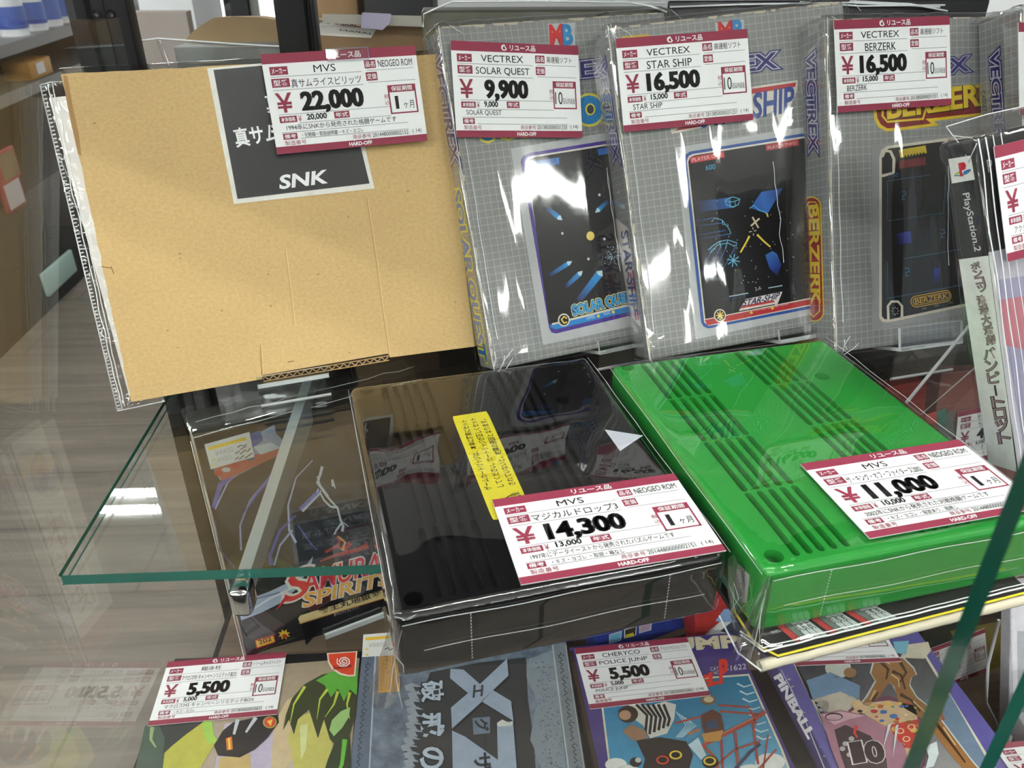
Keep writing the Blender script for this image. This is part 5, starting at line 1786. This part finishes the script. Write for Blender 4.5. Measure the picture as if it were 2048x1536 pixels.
# ------------------------------------------------------------------ black boxed game leaning behind, seen through the shelf
FS = lean_frame((-0.1836, 0.455, -0.228), 25.0, 0.4, 0.4)
SW, SH, SD = 0.160, 0.2062, 0.036
sm = thing('boxed_game', 'dark boxed game with red and yellow lettering and brush strokes under the glass shelf', 'game box', FS)
mb = MB()
mb.rbox((0, 0, 0), (SW, SD, SH), 0.0012, M['gloss_ink'], rgb(30, 29, 30), seg=2)
a = Art(mb, FS, 1, 0.0, M['gloss_ink'])
a.poly([(394, 884), (700, 800), (760, 1240), (495, 1308)], rgb(36, 36, 40), 1)
VI = rgb(104, 104, 190)
for q, wd, c in (([(392 + 108, 925), (440, 970), (427, 1015)], (12, 9), VI), ([(505, 920), (455, 965), (430, 1018)], (3, 3), rgb(176, 180, 220)), ([(545, 945), (500, 1000), (480, 1050), (482, 1100)], (2, 4), rgb(160, 166, 210)), ([(560, 930), (515, 985), (485, 1030)], (8, 2), VI),
                 ([(625, 920), (592, 955), (576, 1010), (578, 1060), (592, 1085)], (2, 5), rgb(176, 182, 220)), ([(592, 1030), (560, 1060), (540, 1110), (542, 1130)], (3, 9), rgb(84, 84, 180)), ([(640, 980), (600, 1018)], (9, 7), rgb(110, 114, 190)), ([(641, 985), (604, 1022)], (4, 6), rgb(190, 200, 222)),
                 ([(584, 1060), (560, 1090), (548, 1130)], (5, 3), rgb(150, 170, 210)), ([(596, 1050), (620, 1085), (634, 1100)], (2, 2), VI), ([(430, 1040), (440, 1100), (470, 1136)], (2, 4), rgb(80, 80, 130)), ([(500, 1120), (512, 1138), (520, 1140)], (3, 1), VI)):
    a.line(q, wd, c, 3, col2=c)
WL = rgb(206, 212, 220)
for q, wd in (([(644, 932), (640, 948), (634, 965), (642, 975), (652, 990), (668, 1008), (676, 1016)], (6, 3)), ([(634, 952), (640, 970), (656, 992)], (3, 4)), ([(640, 985), (648, 1000), (660, 1012), (672, 1014)], (3, 4)), ([(664, 958), (670, 976)], (4, 2)), ([(663, 960), (666, 972)], (3, 5)),
              ([(674, 1014), (680, 1036), (686, 1052), (684, 1062)], (3, 6)), ([(682, 1046), (672, 1060), (668, 1068)], (4, 3)), ([(686, 1044), (696, 1052)], (2, 1)), ([(636, 976), (634, 984)], 2), ([(641, 980), (640, 988)], 2)):
    a.line(q, wd, WL, 5)
a.poly([(476, 1212), (496, 1198), (540, 1182), (590, 1158), (618, 1122), (626, 1112), (622, 1130), (590, 1180), (560, 1206), (520, 1226), (482, 1240)], rgb(176, 190, 214), 3)
a.line([(482, 1232), (540, 1196), (600, 1168)], (3, 5), rgb(226, 232, 238), 4)
a.line([(500, 1200), (560, 1184)], (2, 3), rgb(120, 130, 160), 4)
a.poly([(560, 1165), (700, 1120), (760, 1105), (765, 1235), (640, 1262), (612, 1290), (600, 1240), (600, 1205)], rgb(18, 17, 20), 2)
a.poly([(480, 1242), (530, 1222), (570, 1250), (500, 1280)], rgb(66, 58, 64), 2)
a.line([(512, 1282), (546, 1264), (562, 1250)], (2, 4), rgb(70, 40, 50), 3)
for q, wd in (([(672, 1094), (680, 1080), (674, 1072)], (4, 8)), ([(650, 1104), (672, 1092), (690, 1098), (700, 1085)], (5, 9)), ([(640, 1122), (670, 1110), (716, 1098), (736, 1090)], (3, 12))):
    a.line(q, wd, rgb(186, 70, 50), 4)
a.line([(676, 1072), (690, 1084), (684, 1100)], (3, 6), rgb(226, 170, 90), 5)
for t_, q, sh, cs_ in (('S', ((566, 1206), (612, 1190), (572, 1146)), .1, 0), ('AMURAI', ((606, 1186), (768, 1140), (604, 1146)), .1, 0), ('SPIRITS', ((606, 1214), (778, 1166), (604, 1188)), .1, 1)):
    a.text(t_, q[0], q[1], q[2], rgb(232, 226, 220), 6, .06, shear=sh)
    a.text(t_, q[0], q[1], q[2], (rgb(226, 50, 70), rgb(240, 180, 64))[cs_], 7, .012, shear=sh)
a.poly([(550, 1220), (566, 1196), (580, 1190), (566, 1206)], rgb(206, 44, 62), 7)
a.poly([(596, 1236), (600, 1230), (768, 1178), (772, 1194), (600, 1247)], rgb(226, 206, 150), 5)
a.line([(597, 1246), (770, 1195)], 1.5, rgb(190, 120, 50), 6)
a.text('覇王丸地獄変', (638, 1228), (762, 1190), (636, 1217), rgb(30, 26, 22), 7, .015)
a.text('真サムライスピリッツ', (668, 1232), (718, 1216), (667, 1226), rgb(200, 200, 200), 5)
a.poly([(509, 1279), (548, 1268), (551, 1284), (513, 1297)], rgb(190, 40, 34), 4)
a.poly([(511, 1281), (546, 1271), (549, 1282), (515, 1294)], rgb(226, 196, 60), 5)
a.text('202', (518, 1288), (543, 1280), (516, 1280), rgb(120, 34, 26), 6, .03)
a.poly([(568 + (13 if k % 2 else 7) * math.cos(R(22.5 * k)), 1268 + (11 if k % 2 else 6) * math.sin(R(22.5 * k))) for k in range(16)], rgb(226, 190, 60), 5)
a.disc((569, 1271), 5, 4, rgb(170, 50, 34), 6)
a.line([(516, 1302), (590, 1274)], 3, rgb(72, 70, 44), 4)
# pale left side with round emblem and brown lettering
s = Art(mb, FS, 0, 0.0, M['gloss_ink'], rect=(0.001, 0.001, SD - .002, SH - .002))
s.poly([(0, 0), (1, 0), (1, 1), (0, 1)], rgb(214, 212, 200), 1)
s.disc((.5, .17), .36, .095, rgb(150, 150, 150), 2, 28)
s.disc((.5, .17), .29, .077, rgb(206, 170, 90), 3, 28)
s.poly([(.24, .19), (.4, .16), (.55, .185), (.75, .15), (.78, .18), (.7, .225), (.5, .246), (.32, .23)], rgb(96, 100, 150), 4)
for k in range(6):
    s.rtext(('真', 'サ', 'ム', 'ラ', 'イ', '魂')[k] if k < 5 else 'ス', .2, .34 + k * .075, .52, .40 + k * .075, rgb(150, 128, 104), 2, .04)
s.poly([(.56, .34), (.62, .34), (.62, .78), (.56, .78)], rgb(170, 150, 124), 2)
s.poly([(0, .88), (1, .84), (1, 1), (0, 1)], rgb(150, 96, 84), 2)
sbody = mb.build('carton', sm)
mb = MB()
a = Art(mb, FS, 1, 0.0, M['paper'])
a.poly([(498, 876), (548, 848), (552, 866), (574, 888), (574, 902), (530, 922), (470, 952), (440, 960), (428, 940), (415, 910)], rgb(150, 170, 200), 6)
a.poly([(426, 936), (470, 920), (520, 905), (574, 893), (570, 903), (530, 922), (470, 950), (444, 960)], rgb(190, 96, 84), 7)
a.poly([(500, 866), (520, 860), (526, 880), (504, 896)], rgb(50, 90, 160), 7)
a.poly([(506, 892), (540, 884), (562, 894), (520, 908)], rgb(206, 226, 236), 8)
for x, y, c in ((436, 945, rgb(190, 60, 50)), (470, 930, rgb(200, 70, 60)), (452, 938, rgb(226, 226, 226)), (500, 915, rgb(90, 100, 150))):
    a.disc((x, y), 9, 5, c, 9, 9)
mb.build('torn_picture', sbody)
mb = MB()
a = Art(mb, FS, 1, 0.0, M['paper'])
a.poly([(408, 887), (498, 862), (508, 912), (421, 937)], rgb(228, 232, 232), 11)
a.poly([(414, 893), (490, 872), (493, 878), (417, 899)], rgb(238, 204, 60), 12)
a.text('¥4400', (430, 911), (466, 901), (428, 900), rgb(190, 196, 200), 12)
a.text('4400', (434, 924), (462, 916), (432, 914), rgb(196, 200, 204), 12)
for q in ([(474, 893), (482, 888), (488, 892), (480, 897)], [(486, 890), (492, 886), (490, 893)], [(470, 905), (478, 900), (480, 906), (490, 898), (494, 902), (500, 894)], [(470, 917), (476, 912), (478, 917), (486, 909), (490, 914), (504, 904)]):
    a.line(q, 1.7, rgb(34, 34, 36), 12)
for y in (919, 929):
    a.line([(423, y), (430, y - 2)], 3, rgb(238, 214, 110), 12)
mb.build('price_sticker', sbody)
mb = sleeve((SW, SD, SH), 0.003, M['film'], amp=0.0012, corner=0.003, step=0.005, faces='ft', seed=3.7)
mb.tube([(.004 + i * .012, .012 + .004 * noise.noise(Vector((i * .6, 1, 1))), SH + .0045 + .001 * (i % 2)) for i in range(14)], 0.0003, M['film_edge'], n=4)
mb.tube([(-.0025, -.003, SH * i / 12) for i in range(13)], 0.0003, M['film_edge'], n=4)
mb.tube([(SW * i / 12, -.003, SH + .002 + .0004 * (i % 3)) for i in range(13)], 0.0003, M['film_edge'], n=4)
mb.build('plastic_bag', sm)
easel(FS, 0.05, 0.06, 0.06, 'clear acrylic easel under the dark boxed game with brush strokes', lip=0.001, depth=SD + .002, foot=DECK)


# ------------------------------------------------------------------ smaller games deeper in the case
def stand_box(name, label, px, y, yaw, lean, W, H, D, col, draw=None, cat='game box', sink=0.0):
    fr = lean_frame(ony(px[0], px[1], y) if y else onz(px[0], px[1], -0.316), yaw, lean, 0)
    t = thing(name, label, cat, fr, 'games standing deeper in the case')
    mb = MB()
    mb.rbox((0, 0, 0), (W, D, H), 0.0008, M['gloss_ink'], col, seg=1)
    if draw:
        draw(Art(mb, fr, 1, 0.0, M['gloss_ink']), Art(mb, fr, 0, 0.0, M['gloss_ink']), fr)
    mb.build('case', t)
    return t, fr


def d_blue(f, s, fr):
    for x, y, c in ((1224, 1283, rgb(110, 180, 214)), (1254, 1272, rgb(60, 56, 40)), (1284, 1262, rgb(170, 150, 170))):
        f.poly([(x - 6, y - 14), (x + 20, y - 22), (x + 18, y - 2), (x - 6, y + 5)], rgb(196, 200, 206), 1)
        f.poly([(x - 4, y - 12), (x + 18, y - 19), (x + 16, y - 3), (x - 4, y + 3)], c, 2)
    f.poly([(1250, 1270), (1266, 1265), (1268, 1272), (1252, 1276)], rgb(206, 190, 60), 3)
    f.line([(1170, 1330), (1400, 1262)], 4, rgb(26, 30, 60), 1)
stand_box('small_game_box', 'deep blue game box with a strip of tiny pictures, below the black cartridge', (1196, 1322), 0.462, 22, 20, 0.085, 0.125, 0.02, rgb(44, 58, 132), d_blue)


def d_red(f, s, fr):
    f.poly([(1404, 1275), (1440, 1243), (1500, 1240), (1500, 1300), (1404, 1300)], rgb(206, 206, 204), 1)
    f.poly([(1430, 1242), (1448, 1218), (1486, 1216), (1486, 1246)], rgb(120, 150, 190), 2)
    f.poly([(1440, 1262), (1480, 1230), (1500, 1280)], rgb(60, 70, 90), 2)
    f.text('KONAMI', (1415, 1268), (1432, 1256), (1412, 1263), rgb(120, 120, 124), 3)
stand_box('small_game_box', 'red and white game box between the two cartridges', (1396, 1318), 0.466, 16, 20, 0.06, 0.125, 0.02, rgb(150, 46, 42), d_red)


def d_dark(f, s, fr):
    f.poly([(1900, 1262), (2010, 1240), (2012, 1330), (1950, 1350)], rgb(120, 108, 52), 1)
    f.poly([(1930, 1370), (2010, 1340), (2012, 1440), (1960, 1450)], rgb(62, 48, 34), 1)
    f.disc((1955, 1400), 10, 14, rgb(120, 84, 52), 2)
tdk, fdk = stand_box('small_game_box', 'dark golden brown game box behind the green front edge of the glass door', (1850, 1476), 0.455, 14, 22, 0.092, 0.125, 0.02, rgb(52, 48, 42), d_dark)
fr = Fr(fdk.o - fdk.N * .002, fdk.X, fdk.N, fdk.U)
price_tag(fr, 1, 0, ((1860, 1296), (1976, 1256), (1971, 1341), (1868, 1384)),
          dict(maker='プライゼス', model='記', kind='', price='00', net='', note='', num=''), 'price tag behind the dark green door edge, on the golden brown box')


def d_white(f, s, fr):
    f.poly([(2034, 1262), (2150, 1262), (2150, 1440), (2036, 1440)], rgb(176, 180, 186), 1)
    f.line([(2022, 1260), (2026, 1476)], 3, rgb(186, 190, 196), 2)
tj, fj = stand_box('jewel_case', 'white jewel case cut off by the right edge below the booklet', (2017, 1486), None, 4, 24, 0.11, 0.135, 0.012, rgb(216, 216, 222), d_white)
t = thing('acrylic_easel', 'bent clear acrylic strip left of the white jewel case', 'easel', fj, 'clear acrylic easels')
mb = MB()
q = [fj.loc(ony(p[0], p[1], fj.o.y + .01)) for p in ((1998, 1240), (1976, 1330), (1972, 1404), (2008, 1478))]
q2 = [p + Vector((.004, .03, 0)) for p in q]
mb.add(q + q2, [(i, i + 1, 5 + i, 4 + i) for i in range(3)], M['acrylic'])
mb.tube(q, 0.0012, M['acrylic_edge'], n=6)
mb.build('strip', t)
mb = MB()
mb.rbox((0.388, 0.273, DECK), (0.51, 0.372, -0.246), 0.002, M['dark'])
tag(mb.build('display_riser'), 'small black riser under the box in the bottom right corner', 'riser')
t, mb = flat_box('flat_game_box', 'grey box under the price tag in the bottom right corner', 'game box', flat_frame(0.385, 0.270, LT - HB), 0.13, 0.105, M['gloss_ink'], G, rgb(150, 150, 156))
mb.build('case', t)
fr = Fr((0, 0, LT + 0.0014), (1, 0, 0), (0, 1, 0), (0, 0, 1))
price_tag(fr, 2, 0, ((2004, 1486), (2230, 1462), (2280, 1576), (2042, 1604)), dict(maker='', model='', kind='', price='', net='', note='', num=''), 'price tag in the bottom right corner of the view')


def d_red2(f, s, fr):
    f.poly([(1900, 820), (1906, 822), (1912, 935), (1880, 920), (1878, 840)], rgb(110, 116, 112), 1)
    f.poly([(1875, 822), (1892, 815), (1892, 850), (1876, 852)], rgb(86, 132, 120), 2)
    f.poly([(1850, 830), (1872, 822), (1872, 850), (1852, 846)], rgb(186, 84, 80), 2)
t2, f2 = stand_box('small_game_box', 'red game box standing under the shelf between the green cartridge and the slim case', (1845, 990), 0.66, 8, 10, 0.14, 0.135, 0.02, rgb(140, 92, 86), d_red2)
fr = Fr(f2.o - f2.N * .003, f2.X, f2.N, f2.U)
price_tag(fr, 1, 0, ((1906, 824), (2078, 791), (2094, 890), (1918, 931)),
          dict(maker='テクノソフト', model='ヘルツォーク', kind='', price='4,950', net='4,500', note='シューティング', num=''), 'price tag marked 4,950 half hidden by the slim black and white case')


def d_pink(f, s, fr):
    f.text('GANO', (1870, 752), (1948, 730), (1868, 736), rgb(206, 190, 196), 2, .05)
    f.line([(1870, 728), (1960, 705)], 5, rgb(206, 200, 206), 1)
    f.disc((1915, 690), 18, 16, rgb(120, 80, 104), 1)
stand_box('small_game_box', 'mauve game box seen under the shelf left of the slim black and white case', (1800, 850), 0.72, 14, 15, 0.12, 0.13, 0.02, rgb(140, 104, 116), d_pink)
stand_box('small_game_box', 'small red topped box seen at the right edge of the green cartridge', (1766, 870), 0.60, 14, 15, 0.045, 0.045, 0.02, rgb(150, 60, 56), None)

# ------------------------------------------------------------------ behind the shelf
def back_box(name, label, px0, px1, y, D, mat, cat, zb, yaw=0.0, draw=None, col=None):
    """Box whose front face spans px0 (top left) .. px1 (bottom right) at depth y, standing down to zb."""
    a_, b_ = ony(px0[0], px0[1], y), ony(px1[0], px1[1], y)
    W = b_.x - a_.x
    H = a_.z - zb
    fr = flat_frame(a_.x, y, zb, yaw)
    t = thing(name, label, cat, fr)
    mb = MB()
    mb.rbox((0, 0, 0), (W, D, H), 0.0015, mat, col, seg=2)
    if draw:
        draw(Art(mb, fr, 1, 0.0, M['paper']), fr, mb)
    mb.build('carton', t)
    return t, fr, W, H


# a second deck behind carries what stands back to back with this case
mb = MB()
mb.box((-0.30, 0.704, FLOOR), (0.95, 1.30, 0.02), M['dark'])
tag(mb.build('back_cabinet'), 'dark cabinet behind the showcase carrying the cardboard and kraft parcels', 'cabinet')


def d_back(f, fr, mb):
    f.poly([(634, 42), (752, 60), (742, 76), (634, 70)], rgb(206, 204, 198), 2)
    f.text('IARL', (712, 54), (682, 50), (711, 46), rgb(70, 66, 64), 3, .02)
    f.text('SHOHE', (676, 49), (636, 46), (676, 42), rgb(70, 66, 64), 3, .02)
    f.text('JAPAN', (744, 70), (680, 62), (744, 66), rgb(80, 76, 72), 3, .02)
back_box('cardboard_parcel', 'large brown cardboard parcel behind the showcase with a white label strip', (566, 52), (1010, 120), 0.76, 0.06, M['brown_board'], 'box', 0.02, -0.03, d_back)
mb = MB()
q = [ony(p[0], p[1], 0.742) for p in ((644, 28), (850, 32), (852, 54), (646, 46))]
mb.add(q + [p + Vector((0, .0006, 0)) for p in q], [(0, 1, 2, 3), (7, 6, 5, 4), (0, 4, 5, 1), (1, 5, 6, 2), (2, 6, 7, 3), (3, 7, 4, 0)], M['paper'], rgb(170, 166, 158))
tag(mb.build('card_strip'), 'greyish card strip standing before the large brown parcel', 'card')
mb = MB()
q = [ony(p[0], p[1], 0.735) for p in ((724, 25), (782, 28), (781, 45), (765, 60), (722, 56))]
mb.add(q + [p + Vector((0, .001, 0)) for p in q], [(0, 1, 2, 3, 4), (9, 8, 7, 6, 5)] + [(i, 5 + i, 5 + (i + 1) % 5, (i + 1) % 5) for i in range(5)], M['lavender'])
tag(mb.build('plastic_clip'), 'lavender tinted plastic clip holding the greyish card strip', 'clip')

# kraft bag on the grey boxed console
def crumple(name, label, outline, y, D, mat, cat, zb):
    P = [ony(p[0], p[1], y) for p in outline]
    mb = MB()
    n = len(P)
    vs, nr = [], 5
    for r in range(nr):
        f_ = r / (nr - 1)
        for i, p in enumerate(P):
            k = 1 - .06 * math.sin(math.pi * f_)
            c = sum(P, Vector()) / n
            q = c.lerp(p, 1 + .03 * math.sin(math.pi * f_)) + Vector((0, D * f_, 0))
            q += Vector((0, 0, 1)) * .004 * noise.noise(q * 30)
            vs.append(q)
    fs = [(r * n + i, r * n + (i + 1) % n, (r + 1) * n + (i + 1) % n, (r + 1) * n + i) for r in range(nr - 1) for i in range(n)]
    fs += [tuple(range(n)), tuple(range((nr - 1) * n, nr * n))]
    mb.add(vs, fs, mat)
    return tag(mb.build(name), label, cat)


crumple('kraft_parcel', 'crumpled brown kraft parcel lying on the grey boxed console', [(372, 92), (370, 78), (384, 62), (398, 50), (428, 36), (470, 35), (520, 39), (562, 43), (600, 46), (600, 104), (560, 101), (480, 96), (420, 92)], 0.80, 0.02, M['kraft'], 'parcel', 0.2)


def d_grey(f, fr, mb):
    f.line([(374, 128), (378, 126), (380, 131), (375, 132)], 1.2, rgb(80, 84, 82), 1, closed=True)
    f.line([(390, 127), (560, 134), (560, 140), (392, 140)], 1.6, rgb(84, 88, 86), 1)
    f.poly([(394, 130), (560, 137), (560, 150), (396, 150)], rgb(128, 132, 130), 1)
gt, gfr, gw, gh = back_box('boxed_console', 'grey boxed console in clear plastic behind the cardboard box', (346, 93), (596, 150), 0.775, 0.20, M['grey_plastic'], 'box', 0.02, -0.07, d_grey)
mb = MB()
q = [gfr.loc(ony(p[0], p[1], 0.765)) for p in ((268, 83), (317, 77), (470, 88), (560, 93), (600, 96))]
lo = [Vector((p.x, p.y, 0.08)) for p in q]
n = len(q)
mb.add(lo + q, [(i, i + 1, n + i + 1, n + i) for i in range(n - 1)], M['film'], None)
mb.tube(q, 0.0008, M['film_edge'], n=5)
mb.tube([q[1], gfr.loc(ony(340, 140, 0.765)), ], 0.0022, M['film'], n=6)
mb.build('plastic_bag', gt)


def d_plain(f, fr, mb):
    pass
tb, fb, wb, hb = back_box('bagged_box', 'dark olive box in clear plastic behind the game box with the comet screen', (842, 22), (1335, 80), 0.668, 0.028, M['gloss_ink'], 'box', 0.02 - 0.02, 0.0, None, rgb(70, 70, 56))
mb = MB()
mb.tube([fb.loc(ony(p[0], p[1], 0.664)) for p in ((846, 54), (848, 28), (874, 16), (905, 3), (1100, 2), (1330, 6))], 0.0007, M['film_edge'], n=5)
mb.tube([fb.loc(ony(p[0], p[1], 0.664)) for p in ((1230, 0), (1300, 12), (1334, 24))], 0.0008, M['film_edge'], n=5)
q = [fb.loc(ony(p[0], p[1], 0.664)) for p in ((846, 60), (848, 28), (905, 3), (1330, 6), (1340, 60))]
mb.add(q, [(0, 1, 2, 3, 4)], M['film'])
mb.build('plastic_bag', tb)
tb, fb, wb, hb = back_box('bagged_box', 'black box in clear plastic behind the two right hand grey game boxes', (1337, 2), (1960, 80), 0.70, 0.0035, M['gloss_ink'], 'box', 0.02, 0.0, None, rgb(30, 31, 34))
mb = MB()
for pts_ in ([(1340, 14), (1480, 9), (1700, 5), (1880, 14)], [(1700, 2), (1820, 8), (1895, 22)], [(1600, 4), (1720, 12), (1890, 10)]):
    mb.tube([fb.loc(ony(p[0], p[1], 0.695)) for p in pts_], 0.0007, M['film_edge'], n=5)
mb.build('plastic_bag', tb)
back_box('stock_carton', 'pale grey carton at the top right corner behind the grey game boxes', (1955, -60), (2120, 25), 1.0, 0.2, M['white_plastic'], 'box', 0.02)
back_box('stock_carton', 'dark carton above the brown parcel behind the showcase', (722, -60), (866, 40), 1.05, 0.2, M['dark'], 'box', 0.02)
back_box('stock_carton', 'tan carton above the brown parcel, right of the slotted upright', (600, -80), (718, 40), 1.08, 0.15, M['brown_board'], 'box', 0.02)

# ------------------------------------------------------------------ the aisle and fittings seen through the side glass
RX = -1.25
z1 = onx(80, 68, RX).z
z2 = onx(60, 168, RX).z
t = thing('shop_rack', 'long dark shop rack across the aisle at the far left', 'rack', loc=(RX, 3.0, FLOOR))
mb = MB()
mb.box((-0.6, -2.2, 0), (0, 3.0, onx(50, 385, RX).z - FLOOR), M['dark'])
mb.build('base', t)
mb = MB()
mb.box((-0.64, -2.2, 0), (-0.6, 3.0, 1.05), M['dark'])
mb.build('back_board', t)
for zz in (z1, z2):
    mb = MB()
    mb.box((-0.6, -2.2, zz - FLOOR - .03), (0, 3.0, zz - FLOOR), M['rack_board'])
    mb.build('shelf_board', t)
for i, (u, v_) in enumerate(((30, 66), (68, 55), (98, 46), (122, 39))):
    p = onx(u, v_, RX - .06)
    b = thing('bottle', 'white bottle with a blue label on the upper board of the far rack', 'bottle', loc=(p.x, p.y, z1), group='white bottles on the far rack')
    h = .13
    mb = MB()
    mb.tube([(0, 0, 0), (0, 0, h * .75), (0, 0, h * .86), (0, 0, h * .9)], [.04, .04, .026, .018], M['bottle_white'], n=14)
    mb.build('body', b)
    mb = MB()
    mb.tube([(0, 0, h * .9), (0, 0, h)], .02, M['bottle_white'], n=12)
    mb.build('cap', b)
    mb = MB()
    mb.add([(.041 * math.cos(R(a_)), .041 * math.sin(R(a_)), zz) for zz in (h * .15, h * .6) for a_ in range(-130, 41, 17)], [(i_, i_ + 1, 12 + i_, 11 + i_) for i_ in range(10)], M['paper'], rgb(40, 70, 150))
    mb.build('label', b)
p = onx(62, 160, RX - .05)
mb = MB()
mb.rbox((-.04, -.07, 0), (.04, .07, .05), .004, M['paper'], rgb(170, 124, 60))
mb.box((.0405, -.03, .012), (.0408, .02, .042), M['paper'], rgb(206, 206, 206))
o = mb.build('snack_pack', None, Fr((p.x, p.y, z2), (1, 0, 0), (0, 1, 0), (0, 0, 1)))
tag(o, 'small orange pack with white label on the lower board of the far rack', 'pack')
for (u, v_), c, lab in (((20, 388), rgb(196, 190, 196), 'small white card with red rim on the far rack'), ((8, 330), rgb(120, 96, 70), 'small brown pack beside the white card on the far rack')):
    p = onx(u, v_, RX + .005)
    mb = MB()
    mb.rbox((0, -.05, -.04), (.012, .05, .04), .002, M['paper'], rgb(150, 50, 60))
    mb.box((.0122, -.042, -.033), (.0125, .042, .033), M['paper'], c)
    tag(mb.build('hanging_card', None, Fr(p, (1, 0, 0), (0, 1, 0), (0, 0, 1))), lab, 'card')
p = onx(114, 545, RX + .005)
mb = MB()
mb.rbox((0, -.10, -.035), (.012, .10, .035), .003, M['paper'], rgb(186, 216, 208))  # pale slab standing in for a bright window reflection
tag(mb.build('hanging_card', None, Fr(p, (1, 0, 0), (0, 1, 0), (0, 0, 1))), 'pale green slab painted for a window reflection low on the far rack', 'card')


def column(name, label, u0, u1, y, mat, cat, d=.12):
    a_, b_ = ony(u0, 20, y), ony(u1, 20, y)
    mb = MB()
    mb.box((a_.x, y, FLOOR), (b_.x, y + d, CEIL - .001), mat)
    return tag(mb.build(name), label, cat)


column('lit_sign_column', 'bright white lit column left of the black frame in the far background', 391, 431, 3.4, M['lit_column'], 'lamp')
column('lit_sign_column', 'bright white lit column right of the black frame, beside the slotted upright', 521, 572, 3.4, M['lit_column'], 'lamp')
column('door_frame', 'black upright frame between the two bright columns', 462, 495, 3.35, M['dark'], 'frame')
column('frame_strip', 'grey upright strip beside the black frame in the far background', 501, 519, 3.38, M['grey_plastic'], 'frame')
t, fr, a_, b_ = back_box('stock_carton', 'greyish brown carton far behind the corner post', (262, 24), (384, 90), 2.1, 0.04, M['grey_carton'], 'box', FLOOR)
t, fr, a_, b_ = back_box('stock_carton', 'pale grey carton wall far behind, above the brownish carton', (250, -120), (388, 24), 2.6, 0.3, M['wall'], 'box', FLOOR)
